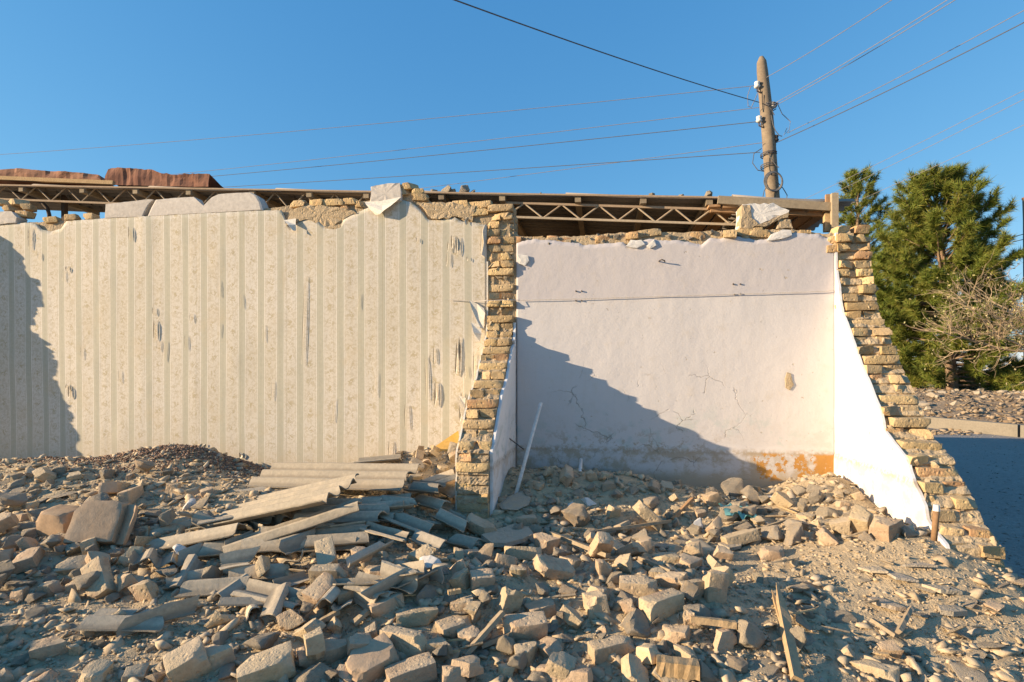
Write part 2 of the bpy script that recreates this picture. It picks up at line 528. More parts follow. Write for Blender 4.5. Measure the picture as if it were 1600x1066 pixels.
    h = g.math('ADD', g.math('MULTIPLY', nB, 0.45), g.math('MULTIPLY', nC, 0.12))
    h = g.math('SUBTRACT', h, g.math('MULTIPLY', crack, 0.5))
    h = g.math('SUBTRACT', h, g.math('MULTIPLY', spots, 0.3))
    g.put(b.inputs['Normal'], g.bump(h, 0.6, 0.018))
    return m
M['plaster'] = plaster_mat('pinkish lime plaster', (0.575, 0.54, 0.522), True)
M['side_plaster'] = plaster_mat('white lime plaster', (0.76, 0.74, 0.72), False)

# ------------------------------------------------------------------ ground
MOUNDS = [  # x, y, height, sigma x, sigma y
    (-0.75, 5.15, 0.34, 0.42, 0.40), (-1.75, 4.40, 0.20, 0.85, 0.38), (-1.3, 3.9, 0.10, 0.6, 0.4), (-3.1, 5.35, 0.25, 0.50, 0.32),
    (0.45, 4.75, 0.22, 0.55, 0.38), (1.3, 4.6, 0.07, 0.5, 0.3), (2.62, 4.45, 0.26, 0.30, 0.34), (1.75, 4.35, 0.07, 0.35, 0.25),
    (-3.6, 4.6, 0.16, 0.8, 0.5), (-4.7, 5.2, 0.22, 0.9, 0.5), (-2.6, 3.75, 0.10, 0.5, 0.4), (0.2, 3.1, 0.10, 0.9, 0.35),
    (-0.9, 3.1, 0.08, 0.6, 0.3), (-3.6, 2.3, 0.40, 0.5, 0.35), (-4.9, 3.1, 0.40, 0.6, 0.3), (-2.9, 1.5, 0.40, 0.6, 0.35),
    (1.0, 2.85, 0.06, 0.5, 0.25), (2.5, 3.45, 0.24, 0.45, 0.45)]
BASE = [(-3, -0.42), (0, -0.36), (1.5, -0.32), (2.3, -0.27), (2.8, -0.22), (3.3, -0.16), (4.0, -0.10), (5.0, 0.01), (6.5, 0.02)]
EDGE = [(0, 2.9), (2.4, 2.82), (3.0, 2.73), (3.35, 2.82), (4.83, 3.12), (12.0, 4.3)]

def Hs(x, y):                                   # smooth lie of the land
    z = lerp_list(BASE, y)
    for mx, my, h, sx, sy in MOUNDS:
        q = ((x - mx) / sx) ** 2 + ((y - my) / sy) ** 2
        if q < 14:
            z += h * math.exp(-0.5 * q)
    return z

def H(x, y):
    z = Hs(x, y)
    z += 0.05 * nz(x * 1.3, y * 1.3, 3.1) + 0.022 * nz(x * 4.1, y * 4.1, 7.7) + 0.011 * nz(x * 11, y * 11, 1.7)
    z -= smooth(0.9, 1.5, x) * smooth(4.0, 3.7, y) * (0.022 * nz(x * 4.1, y * 4.1, 7.7) + 0.025 * nz(x * 1.3, y * 1.3, 3.1))
    e = lerp_list(EDGE, y) + 0.10 * nz(y * 2.3, 4.4, x)
    d = smooth(e, e + 0.75, x)
    z = z * (1 - d) + (-0.70) * d
    far = max(smooth(5.0, 7.5, -x), smooth(7.0, 9.0, y), smooth(-1.0, -3.0, y))
    return z * (1 - far) + (-0.62) * far

def gp(px, py):                                 # where a pixel's ray meets the ground
    r = ray(px, py)
    t = 1.2
    while t < 14:
        p = Vector((0, 0, CAMZ)) + r * t
        if p.z < H(p.x, p.y):
            return p
        t += 0.02
    return p

def ground_mesh():
    xs, ys = [], []
    x = -8.0
    while x < 4.6:
        xs.append(x)
        x += 0.03 if -4.6 < x < 3.6 else 0.12
    y = -3.0
    while y < 9.2:
        ys.append(y)
        y += 0.03 if 1.6 < y < 6.3 else 0.15
    vs = []
    for y in ys:
        for x in xs:
            z = H(x, y)
            if 1.6 < y < 6.3 and -4.6 < x < 3.6:
                z += 0.012 * nz(x * 23, y * 23, 2) + 0.008 * nz(x * 47, y * 47, 5)
            vs.append((x, y, z))
    n = len(xs)
    fs = [(j * n + i, j * n + i + 1, (j + 1) * n + i + 1, (j + 1) * n + i) for j in range(len(ys) - 1) for i in range(n - 1)]
    return vs, fs
gv, gf = ground_mesh()
structure(mk('rubble_ground', gv, gf, M['dirt'], shade=True))
S = 2500
structure(mk('ground', [(-S, -S, -0.56), (S, -S, -0.56), (S, S, -0.56), (-S, S, -0.56)], [(0, 1, 2, 3)], M['far_dirt']))
# road to the right of the house
kx = [(14.2, -30), (13.6, 10.0), (12.75, 13.6), (12.15, 16.6), (10.2, 24), (7.5, 34)]
rv = []
for x, y in kx:
    rv += [(2.0, y, -0.50), (x, y, -0.50)]
structure(mk('road', rv, [(2 * i, 2 * i + 1, 2 * i + 3, 2 * i + 2) for i in range(len(kx) - 1)], M['asphalt']))
# kerb blocks
kb = MB()
for i in range(len(kx) - 1):
    a, b_ = Vector((*kx[i], 0)), Vector((*kx[i + 1], 0))
    n_ = max(1, int((b_ - a).length / 2.5))
    for k in range(n_):
        p, q = a.lerp(b_, k / n_), a.lerp(b_, (k + 0.985) / n_)
        p.z, q.z = -0.36 + 0.012 * nz(p.y), -0.36 + 0.012 * nz(q.y)
        kb.bar(p, q, 0.28, 0.34)
structure(kb.build('kerb', M['concrete']))
# earth bank behind the kerb
bv, bf = [], []
bx = [0.1 + 0.4 * i for i in range(40)] + [18, 22, 30, 50, 90]
by = [4 + 0.4 * i for i in range(105)]
for y in by:
    k0 = lerp_list([(b, a) for a, b in kx], y)
    for d in bx:
        x = k0 + d
        bv.append((x, y, -0.30 + min(0.5, d * 0.07) + 0.16 * nz(x * 0.5, y * 0.5) + 0.10 * nz(x * 1.3, y * 1.3)))
nb = len(bx)
bf = [(j * nb + i, j * nb + i + 1, (j + 1) * nb + i + 1, (j + 1) * nb + i) for j in range(len(by) - 1) for i in range(nb - 1)]
structure(mk('earth_bank', bv, bf, M['far_dirt'], shade=True))

# ------------------------------------------------------------------ shapes shared by bricks and rubble
def rough_box(L, Wd, Hh, seed, r=0.008, amp=0.006, cut=0.0, mid=3, corner=0.0):
    """brick: rounded box with loops near its edges, worn corners, optionally a broken end"""
    rng = random.Random(seed)
    def axis(h, n):
        c = [-h, -h + r] + [-h + r + (2 * h - 2 * r) * i / (n + 1) for i in range(1, n + 1)] + [h - r, h]
        return c
    ax = [axis(L / 2, mid), axis(Wd / 2, max(1, mid // 2)), axis(Hh / 2, max(1, mid // 3))]
    idx, vs, fs = {}, [], []
    def vid(i, j, k):
        if (i, j, k) not in idx:
            idx[(i, j, k)] = len(vs)
            p = Vector((ax[0][i], ax[1][j], ax[2][k]))
            h = (L / 2 - r, Wd / 2 - r, Hh / 2 - r)
            q = Vector([max(-h[m], min(h[m], p[m])) for m in range(3)])
            d = p - q
            if d.length > 1e-9:
                p = q + d.normalized() * r
            vs.append(p)
        return idx[(i, j, k)]
    N = [len(a) - 1 for a in ax]
    for i in range(N[0]):
        for j in range(N[1]):
            fs.append((vid(i, j, 0), vid(i, j + 1, 0), vid(i + 1, j + 1, 0), vid(i + 1, j, 0)))
            fs.append((vid(i, j, N[2]), vid(i + 1, j, N[2]), vid(i + 1, j + 1, N[2]), vid(i, j + 1, N[2])))
    for i in range(N[0]):
        for k in range(N[2]):
            fs.append((vid(i, 0, k), vid(i + 1, 0, k), vid(i + 1, 0, k + 1), vid(i, 0, k + 1)))
            fs.append((vid(i, N[1], k), vid(i, N[1], k + 1), vid(i + 1, N[1], k + 1), vid(i + 1, N[1], k)))
    for j in range(N[1]):
        for k in range(N[2]):
            fs.append((vid(0, j, k), vid(0, j, k + 1), vid(0, j + 1, k + 1), vid(0, j + 1, k)))
            fs.append((vid(N[0], j, k), vid(N[0], j + 1, k), vid(N[0], j + 1, k + 1), vid(N[0], j, k + 1)))
    s0 = rng.random() * 50
    cs = [Vector((rng.choice((-1, 1)) * L / 2, rng.choice((-1, 1)) * Wd / 2, rng.choice((-1, 1)) * Hh / 2)) for _ in range(3)]
    slope = (rng.uniform(-0.9, 0.9), rng.uniform(-0.9, 0.9))
    out = []
    for p in vs:
        q = p.copy()
        for c in cs:                                   # knocked corners
            d = (q - c).length
            rad = corner if corner else 0.035
            if d < rad:
                q -= c.normalized() * (rad - d) * 0.8
        if cut:                                        # broken end
            lim = L / 2 - cut + slope[0] * q.y + slope[1] * q.z + 0.25 * cut * nz(q.y * 28 + s0, q.z * 28)
            if q.x > lim:
                q.x = lim + (q.x - lim) * 0.12
        n3 = noise.noise_vector(q * 17 + Vector((s0, s0, 0)))
        n4 = noise.noise_vector(q * 48 + Vector((0, s0, s0)))
        out.append(q + n3 * amp + n4 * amp * 0.45)
    return out, fs

def rough_rock(seed, sub=3, planes=11, squash=(1, 1, 1), amp=0.03):
    """broken lump about 1 across: a ball cut by planes"""
    rng = random.Random(seed)
    bm = bmesh.new()
    bmesh.ops.create_icosphere(bm, subdivisions=sub, radius=1)
    pl = []
    for _ in range(planes):
        n = Vector((rng.gauss(0, 1), rng.gauss(0, 1), rng.gauss(0, 1))).normalized()
        pl.append((n, rng.uniform(0.42, 0.85)))
    s0 = rng.random() * 40
    vs = []
    for v in bm.verts:
        d = v.co.normalized()
        r = 1.0
        for n, h in pl:
            c = d.dot(n)
            if c > 1e-3:
                r = min(r, h / c)
        p = d * r
        p = p + noise.noise_vector(p * 2.3 + Vector((s0, 0, s0))) * amp * 1.4 + noise.noise_vector(p * 7 + Vector((0, s0, 0))) * amp * 0.9 + noise.noise_vector(p * 15 + Vector((0, s0, 3))) * amp * 0.5
        vs.append(Vector((p.x * squash[0], p.y * squash[1], p.z * squash[2])) * 0.56)
    fs = [tuple(v.index for v in f.verts) for f in bm.faces]
    bm.free()
    return vs, fs

def shard(seed, n_=9, squash=(1, 1, 0.7)):
    """small angular splinter: hull of a few random points, about 1 across"""
    rng = random.Random(seed)
    bm = bmesh.new()
    for _ in range(n_):
        d = Vector((rng.gauss(0, 1), rng.gauss(0, 1), rng.gauss(0, 1))).normalized() * rng.uniform(0.38, 0.62)
        bm.verts.new((d.x * squash[0], d.y * squash[1], d.z * squash[2]))
    r_ = bmesh.ops.convex_hull(bm, input=bm.verts)
    loose = [v for v in bm.verts if not v.link_faces]
    bmesh.ops.delete(bm, geom=loose, context='VERTS')
    bmesh.ops.triangulate(bm, faces=bm.faces)
    bm.verts.index_update()
    vs = [v.co.copy() for v in bm.verts]
    fs = [tuple(v.index for v in f.verts) for f in bm.faces]
    bm.free()
    return vs, fs

def hull_rock(seed, n_=13, squash=(1.15, 0.95, 0.75), amp=0.02):
    """broken lump: a hull of random points, cut finer and roughened"""
    rng = random.Random(seed)
    vs, fs = shard(seed, n_, squash)
    bm = bmesh.new()
    bv_ = [bm.verts.new(v * 1.05) for v in vs]
    for f in fs:
        bm.faces.new([bv_[i] for i in f])
    bmesh.ops.recalc_face_normals(bm, faces=bm.faces)
    bmesh.ops.bevel(bm, geom=list(bm.edges), offset=0.022, segments=1, affect='EDGES', profile=0.5)
    bmesh.ops.triangulate(bm, faces=bm.faces)
    for _ in range(2):
        bmesh.ops.subdivide_edges(bm, edges=[e for e in bm.edges if e.calc_length() > 0.09], cuts=1, use_grid_fill=False)
        bmesh.ops.triangulate(bm, faces=bm.faces)
    s0 = rng.random() * 40
    bm.verts.index_update()
    out = []
    for v in bm.verts:
        p = v.co
        out.append(p + noise.noise_vector(p * 4 + Vector((s0, 0, s0))) * amp * 1.6 + noise.noise_vector(p * 11 + Vector((0, s0, 0))) * amp)
    fs = [tuple(v.index for v in f.verts) for f in bm.faces]
    bm.free()
    return out, fs

def mesh_of(name, vf, mat, shade=False):
    me = bpy.data.meshes.new(name)
    me.from_pydata([tuple(v) for v in vf[0]], [], vf[1])
    me.materials.append(mat)
    me.update()
    if shade:
        me.polygons.foreach_set('use_smooth', [True] * len(me.polygons))
        me.set_sharp_from_angle(angle=R(28))
    return me

BL, BW, BH = 0.25, 0.12, 0.066
WB = {}                                              # bricks still in the walls
for kind, L, cut in (('long', BL, 0), ('half', 0.17, 0.03), ('bat', 0.13, 0.02)):
    WB[kind] = [mesh_of('wall_brick', rough_box(L, BW, BH, 100 + i, 0.003, 0.0042, cut, 4, 0.03), M['wall_brick'], True) for i in range(7)]
RB = {'whole': [mesh_of('brick', rough_box(BL, BW, 0.08, 200 + i, 0.004, 0.004, 0.0 if i % 2 else 0.02, 6, 0.045), M['brick'], True) for i in range(8)],
      'half': [mesh_of('half_brick', rough_box(0.16, BW, 0.08, 230 + i, 0.004, 0.005, 0.035, 5, 0.045), M['brick'], True) for i in range(9)],
      'bat': [mesh_of('brick_end', rough_box(0.11, 0.10, 0.075, 260 + i, 0.004, 0.009, 0.045, 4, 0.06), M['brick'], True) for i in range(8)],
      'chunk': [mesh_of('mortar_chunk', hull_rock(300 + i), M['chunk'], True) for i in range(18)],
      'slab': [mesh_of('plaster_flake', hull_rock(330 + i, 14, (1.3, 1.0, 0.16), 0.012), M['chunk'], True) for i in range(6)]}

def put(me, name, loc, rot=(0, 0, 0), scale=1.0, parent=None, mat=None):
    o = link(name, me, parent)
    o.location = loc
    o.rotation_euler = rot
    o.scale = (scale,) * 3 if isinstance(scale, (int, float)) else scale
    if mat is not None:
        o.material_slots[0].link = 'OBJECT'
        o.material_slots[0].material = mat
    return o

RZ_U = -A                                            # heading of the wall's u axis

def plate(name, cols, nrm, thick, mat, parent=None, shade=True):
    """cols: columns of (point, (uv)), all the same length. A sheet with real thickness behind it."""
    nr = len(cols[0])
    vs, uv, fs = [], [], []
    for c in cols:
        for p, t in c:
            vs.append(p)
            uv.append(t)
    nf = len(vs)
    for c in cols:
        for p, t in c:
            vs.append(p - nrm * thick)
            uv.append(t)
    nc = len(cols)
    for i in range(nc - 1):
        for j in range(nr - 1):
            a, b_, c, d = i * nr + j, (i + 1) * nr + j, (i + 1) * nr + j + 1, i * nr + j + 1
            fs.append((a, b_, c, d))
            fs.append((a + nf, d + nf, c + nf, b_ + nf))
    rim = [(i * nr + nr - 1, (i + 1) * nr + nr - 1) for i in range(nc - 1)] + [((nc - 1) * nr + j + 1, (nc - 1) * nr + j) for j in range(nr - 1)][::-1]
    rim += [(j, j + 1) for j in range(nr - 1)] + [((i + 1) * nr, i * nr) for i in range(nc - 1)]
    for a, b_ in rim:
        fs.append((a, b_, b_ + nf, a + nf))
    o = mk(name, vs, fs, mat, parent, False, uv)
    if shade:
        me = o.data
        k = 2 * (nc - 1) * (nr - 1)
        me.polygons.foreach_set('use_smooth', [i < k for i in range(len(me.polygons))])
    return o

NV = Vector((-SA, -CA, 0))                           # out of the back wall
NU = Vector((CA, -SA, 0))                            # along it, to the right

def slab_px(name, pts, v0, v1, mat, parent=None, jitter=0.012, seed=1, rim=0.0):
    """a lump whose outline is given by pixels on the plane v0, reaching back to v1"""
    rng = random.Random(seed)
    dense = []
    for (a, b_), (c, d) in zip(pts, pts[1:] + pts[:1]):
        n_ = max(1, int(math.hypot(c - a, d - b_) / 6))
        for k in range(n_):
            dense.append((a + (c - a) * k / n_, b_ + (d - b_) * k / n_))
    fr, bk, inn = [], [], []
    cu = cz = 0
    uz = [on_v(x, y, v0) for x, y in dense]
    cu = sum(p[0] for p in uz) / len(uz)
    cz = sum(p[1] for p in uz) / len(uz)
    n_ = len(uz)
    rings = []
    for f, vv in ((0.0, v0 + 0.002), (0.55, v0 + 0.002), (0.97, v0), (1.0, v0 - 0.006), (1.0, v1)):
        ring = []
        for u, z in uz:
            du, dz = u - cu, z - cz
            j = jitter if f > 0.9 else jitter * 0.4
            ring.append(W(cu + du * f + rng.uniform(-j, j) * (f > 0), vv + rng.uniform(-j, j) * 0.7 * (f > 0), cz + dz * f + rng.uniform(-j, j) * (f > 0)))
        rings.append(ring)
    vs = [rings[0][0]]
    for r_ in rings[1:]:
        vs += r_
    fs = [(0, 1 + k, 1 + (k + 1) % n_) for k in range(n_)]
    for q in range(3):
        o = 1 + q * n_
        for k in range(n_):
            k2 = (k + 1) % n_
            fs.append((o + k, o + n_ + k, o + n_ + k2, o + k2))
    fs.append(tuple(1 + 3 * n_ + k for k in range(n_)))
    return mk(name, vs, fs, mat, parent, False)

# ------------------------------------------------------------------ wallpapered back wall
wall_l = thing('wallpapered_wall', 'long back wall covered in peeling striped floral wallpaper', 'wall', W(-3.2, 0, 0))
TOPL = [(-60, 354), (0, 351), (48, 348), (58, 350), (66, 359), (82, 362), (97, 357), (104, 346), (160, 342), (200, 340), (300, 335), (405, 330), (442, 329),
        (450, 352), (458, 358), (466, 345), (485, 341), (498, 346), (508, 355), (534, 352), (541, 340), (556, 334), (572, 327), (590, 320),
        (612, 316), (630, 313), (645, 318), (660, 330), (670, 345), (690, 344), (712, 340), (722, 347), (745, 349), (759, 353)]
CORE = [(-60, 349), (0, 348), (60, 346), (100, 343), (165, 340), (410, 325), (440, 322), (460, 318), (500, 316), (560, 314), (580, 312), (600, 306), (640, 300),
        (662, 304), (672, 318), (700, 319), (740, 318), (790, 328), (806, 336)]

def top_z(lst, u, v=0.0, j=0.0):
    # pixel column of this u at the wall, then height of the traced line there
    p = W(u, v, 1.0)
    px = CX + p.x / p.y * F
    y = lerp_list(lst, px) + j
    return CAMZ + (HY - y) / F * p.y

def wallpaper_sheet():
    cols = []
    u = -6.9
    while u <= -0.232:
        zt = top_z(TOPL, u) + 0.006 * nz(u * 40, 0.3)
        nr = 64
        c = []
        for j in range(nr):
            z = -0.25 + (zt + 0.25) * j / (nr - 1)
            e = 0.006 * nz(u * 0.9, z * 0.9, 1) + 0.0028 * nz(u * 3, z * 1.2, 4) + 0.0009 * nz(u * 19, z * 1.3, 9) + 0.0022 * max(0, nz(u * 3.3, z * 2.1, 21) - 0.25) * 4
            c.append((W(u, 0.012 + e, z), (u + 0.012 * (z - 1.2) * smooth(-3, -6, u), z)))
        cols.append(c)
        u += 0.025
    return plate('wallpaper', cols, NV, 0.012, M['wallpaper'], wall_l)
wallpaper_sheet()

def core_wall(name, u0, u1, line, v0, v1, parent, zb=-0.6, seed=0):
    cols = []
    u = u0
    while u <= u1:
        zt = top_z(line, u) + 0.012 * nz(u * 9, seed) + 0.008 * nz(u * 31, seed)
        c = []
        for j in range(12):
            z = zb + (zt - zb) * (j / 11.0) ** 0.6
            c.append((W(u, v0 + 0.007 * nz(u * 12, z * 12, seed) - (0.02 if j == 11 else 0), z), (u, z)))
        cols.append(c)
        u += 0.03
    return plate(name, cols, NV, v0 - v1, M['mortar'], parent, False)
core_wall('wall_core', -6.95, -0.01, CORE, -0.004, -0.27, wall_l)

# cement cornice pieces along the top
slab_px('cornice_piece', [(163, 341), (164, 319), (200, 315), (233, 311), (240, 312), (231, 320), (226, 330), (222, 339)], 0.014, -0.12, M['cement'], wall_l, 0.002, 2)
slab_px('cornice_piece', [(230, 338), (236, 324), (243, 312), (275, 309), (302, 307.5), (306, 316), (313, 324), (320, 324.5), (326, 318), (331, 308), (342, 303), (370, 301), (392, 300.5), (401, 306), (407, 317), (410, 328), (360, 331), (300, 334)], 0.014, -0.12, M['cement'], wall_l, 0.0015, 3)
slab_px('plaster_piece', [(0, 350), (-30, 352), (-30, 336), (0, 331), (18, 330), (27, 340), (24, 348)], 0.03, -0.08, M['cement'], wall_l, 0.006, 5)
# bare clay smeared over the top courses
slab_px('clay_patch', [(446, 352), (452, 330), (470, 322), (505, 322), (540, 326), (560, 333), (540, 340), (530, 350), (505, 353), (480, 342), (462, 344)], 0.018, -0.06, M['mortar'], wall_l, 0.012, 6)
slab_px('clay_patch', [(655, 318), (672, 342), (700, 341), (712, 338), (738, 345), (742, 322), (720, 318), (690, 316)], 0.022, -0.06, M['mortar'], wall_l, 0.012, 7)
slab_px('clay_patch', [(505, 356), (520, 351), (538, 349), (536, 356), (522, 359)], 0.016, -0.01, M['mortar'], wall_l, 0.004, 8)
# tall remnant of plaster with a hanging flap
slab_px('plaster_remnant', [(578, 318), (580, 292), (600, 287), (624, 286), (627, 300), (626, 313), (604, 320)], 0.03, -0.15, M['cement'], wall_l, 0.006, 9)

def brick_on(px, py, v, kind, rz=0.0, rx=0.0, ry=0.0, s=1.0, parent=None, name='brick'):
    u, z = on_v(px, py, v)
    me = random.choice(WB[kind])
    return put(me, name, W(u, v, z), (rx, ry, RZ_U + rz), s, parent)

def top_row(x0, x1, line, dy, parent, kinds=('half', 'bat', 'long'), v=-0.10, step=(15, 30), tilt=0.15):
    x = x0
    while x < x1:
        k = random.choice(kinds)
        brick_on(x, lerp_list(line, x) + dy + random.uniform(-3, 3), v + random.uniform(-0.05, 0.02), k,
                 random.choice((0, 0.1, 1.57, 1.4)) + random.uniform(-tilt, tilt), random.uniform(-tilt, tilt), random.uniform(-tilt, tilt), random.uniform(0.85, 1.05), parent)
        x += random.uniform(*step)
for x, y, v, k, rz in ((8, 338, -0.1, 'long', 0), (42, 336, -0.08, 'half', 0.1), (20, 327, -0.1, 'half', 0), (47, 325, -0.09, 'bat', 0.1), (6, 317, -0.1, 'bat', 0.1),
                       (30, 317, -0.1, 'half', -0.1), (-25, 330, -0.1, 'long', 0), (-25, 318, -0.1, 'long', 0)):
    brick_on(x, y, v, k, rz, 0, random.uniform(-0.05, 0.05), 1.0, wall_l)
for x, y, k in ((524, 318, 'long'), (552, 317, 'half'), (545, 329, 'half'), (566, 322, 'bat'), (500, 319, 'half'), (470, 321, 'half'), (635, 302, 'bat'), (655, 302, 'bat'),
                (640, 293, 'half'), (660, 311, 'half'), (722, 322, 'half'), (750, 322, 'long'), (732, 336, 'half'), (752, 334, 'half'), (85, 345, 'half'), (118, 342, 'half'), (145, 340, 'bat')):
    brick_on(x, y, -0.045, k, random.uniform(-0.12, 0.12), random.uniform(-0.1, 0.1), random.uniform(-0.1, 0.1), 1.0, wall_l)

# torn places in the wallpaper: bare plaster with a curled flap beside it
def tear(px, py, wpx, hpx, lift=0.03, side=1, parent=wall_l, lean=0.0, seed=0):
    rng = random.Random(seed)
    u0, z0 = on_v(px, py, 0.02)
    sc_ = 1 / 155.0
    hw, hh = wpx * sc_ / 2, hpx * sc_ / 2
    vs, n_ = [], 9
    L_, R_ = [], []
    for i in range(n_):
        t = i / (n_ - 1)
        wd = math.sin(math.pi * t) ** 0.7 * hw * rng.uniform(0.7, 1.15) + 0.0008
        z = z0 + hh * (1 - 2 * t)
        uc = u0 + lean * (t - 0.5) * hh * 2 + rng.uniform(-1, 1) * hw * 0.15
        L_.append((uc - wd, z))
        R_.append((uc + wd, z))
    e = 0.026
    pv = [W(u, e, z) for u, z in L_] + [W(u, e, z) for u, z in R_]
    mk('torn_patch', pv, [(i, i + 1, n_ + i + 1, n_ + i) for i in range(n_ - 1)], M['bare'], parent)
    # flap: hinged on one edge, curling outward
    hinge, oth = (L_, R_) if side < 0 else (R_, L_)
    fv = []
    for (a, z), (b_, _) in zip(hinge, oth):
        wd = abs(b_ - a) * 1.0 + 0.004
        for q in range(5):
            th = q / 4.0 * 1.9
            fv.append(W(a + (-1 if side < 0 else 1) * wd * 0.45 * math.sin(th) * 0.9, e + 0.003 + lift * (1 - math.cos(th)) * min(1, wd / 0.02) * 0.8, z - 0.01 * q / 4))
    ff = [(i * 5 + q, i * 5 + q + 1, (i + 1) * 5 + q + 1, (i + 1) * 5 + q) for i in range(n_ - 1) for q in range(4)]
    mk('torn_flap', fv, ff, M['paper'], parent, True)

TEARS = [(202, 365, 7, 26, 0.02, 1), (239, 486, 5, 14, 0.02, 1), (241, 515, 7, 36, 0.025, 1), (246, 540, 3, 18, 0.02, 1), (297, 496, 4, 16, 0.02, 1), (289, 535, 3, 26, 0.02, 1),
         (256, 548, 3, 36, 0.02, 1), (186, 588, 3, 22, 0.015, 1), (127, 552, 3, 22, 0.015, 1), (340, 450, 3, 30, 0.015, 1), (375, 470, 3, 26, 0.015, 1), (340, 515, 2, 24, 0.015, 1),
         (474, 500, 4, 150, 0.02, 1), (266, 700, 7, 22, 0.02, 1), (264, 722, 10, 24, 0.03, -1), (376, 711, 12, 10, 0.03, 1), (313, 702, 18, 8, 0.03, 1), (321, 697, 10, 8, 0.02, -1),
         (108, 612, 10, 22, 0.02, 1), (104, 604, 6, 10, 0.015, 1), (730, 345, 9, 12, 0.02, -1), (706, 378, 6, 22, 0.03, 1), (714, 384, 5, 30, 0.03, 1), (700, 385, 4, 16, 0.02, 1),
         (698, 405, 4, 22, 0.02, 1), (678, 555, 5, 26, 0.03, 1), (672, 560, 3, 18, 0.02, -1), (680, 615, 8, 40, 0.035, 1), (665, 590, 5, 70, 0.03, 1), (713, 560, 7, 55, 0.035, 1),
         (718, 545, 6, 40, 0.03, -1), (727, 580, 4, 20, 0.02, 1), (720, 635, 10, 46, 0.035, 1), (740, 575, 4, 50, 0.025, 1), (633, 650, 4, 40, 0.02, 1), (608, 700, 5, 26, 0.02, 1),
         (752, 375, 5, 40, 0.03, 1), (651, 375, 4, 8, 0.02, 1), (730, 404, 5, 6, 0.02, 1), (60, 400, 5, 14, 0.02, 1), (45, 372, 6, 40, 0.02, 1), (98, 430, 3, 22, 0.01, 1), (104, 420, 6, 10, 0.02, 1),
         (410, 520, 2, 30, 0.015, 1), (425, 610, 2, 34, 0.015, 1), (520, 640, 2, 40, 0.015, 1), (560, 470, 2, 26, 0.015, 1), (585, 600, 2, 40, 0.015, 1)]
for i, (x, y, a, b_, l_, s_) in enumerate(TEARS):
    tear(x, y, a * (0.40 if a > 5 else 0.28), b_ * 0.95, l_ * (0.24 if a > 5 else 0.18), s_, seed=i, lean=random.uniform(-0.06, 0.06))

def flap_px(name, pts, mat, parent, seed=0):
    """a hanging paper flap; pts: rows of (px, py, v)"""
    rows = []
    for r_ in pts:
        rows.append([W(*(lambda q: (q[0], vv, q[1]))(on_v(x, y, vv))) for x, y, vv in r_])
    n_ = len(rows[0])
    vs = [p for r_ in rows for p in r_]
    fs = [(i * n_ + j, i * n_ + j + 1, (i + 1) * n_ + j + 1, (i + 1) * n_ + j) for i in range(len(rows) - 1) for j in range(n_ - 1)]
    vs = [p + noise.noise_vector(p * 23) * 0.008 for p in vs]
    o = mk(name, vs, fs, mat, parent, False)
    md = o.modifiers.new('thickness', 'SOLIDIFY')
    md.thickness = 0.003
    return o
flap_px('hanging_flap', [[(570, 316, 0.03), (595, 314, 0.04), (627, 308, 0.035)], [(572, 320, 0.045), (597, 322, 0.05), (622, 313, 0.045)],
                         [(580, 329, 0.05), (597, 330, 0.075), (610, 322, 0.07)], [(588, 336, 0.04), (594, 335, 0.07), (602, 328, 0.08)]], M['paper'], wall_l)
flap_px('hanging_flap', [[(444, 344, 0.03), (462, 342, 0.03)], [(450, 352, 0.07), (462, 352, 0.05)], [(458, 361, 0.07), (463, 360, 0.05)]], M['paper'], wall_l)
flap_px('hanging_flap', [[(757, 349, 0.03), (760, 352, 0.02)], [(754, 362, 0.06), (760, 366, 0.02)], [(756, 380, 0.05), (759, 382, 0.02)], [(752, 398, 0.05), (758, 402, 0.02)]], M['paper'], wall_l)
flap_px('hanging_flap', [[(733, 470, 0.03), (745, 474, 0.03), (757, 482, 0.03)], [(737, 482, 0.045), (746, 488, 0.03), (758, 490, 0.05)], [(743, 497, 0.05), (749, 500, 0.035), (757, 502, 0.045)],
                         [(745, 512, 0.05), (751, 512, 0.05), (756, 514, 0.04)]], M['paper'], wall_l)
flap_px('hanging_flap', [[(736, 505, 0.03), (752, 508, 0.03)], [(740, 520, 0.08), (752, 522, 0.05)], [(743, 534, 0.05), (750, 535, 0.05)]], M['paper'], wall_l)
flap_px('hanging_flap', [[(716, 618, 0.03), (728, 622, 0.03)], [(718, 636, 0.08), (726, 640, 0.05)], [(721, 655, 0.05), (724, 656, 0.05)]], M['paper'], wall_l)

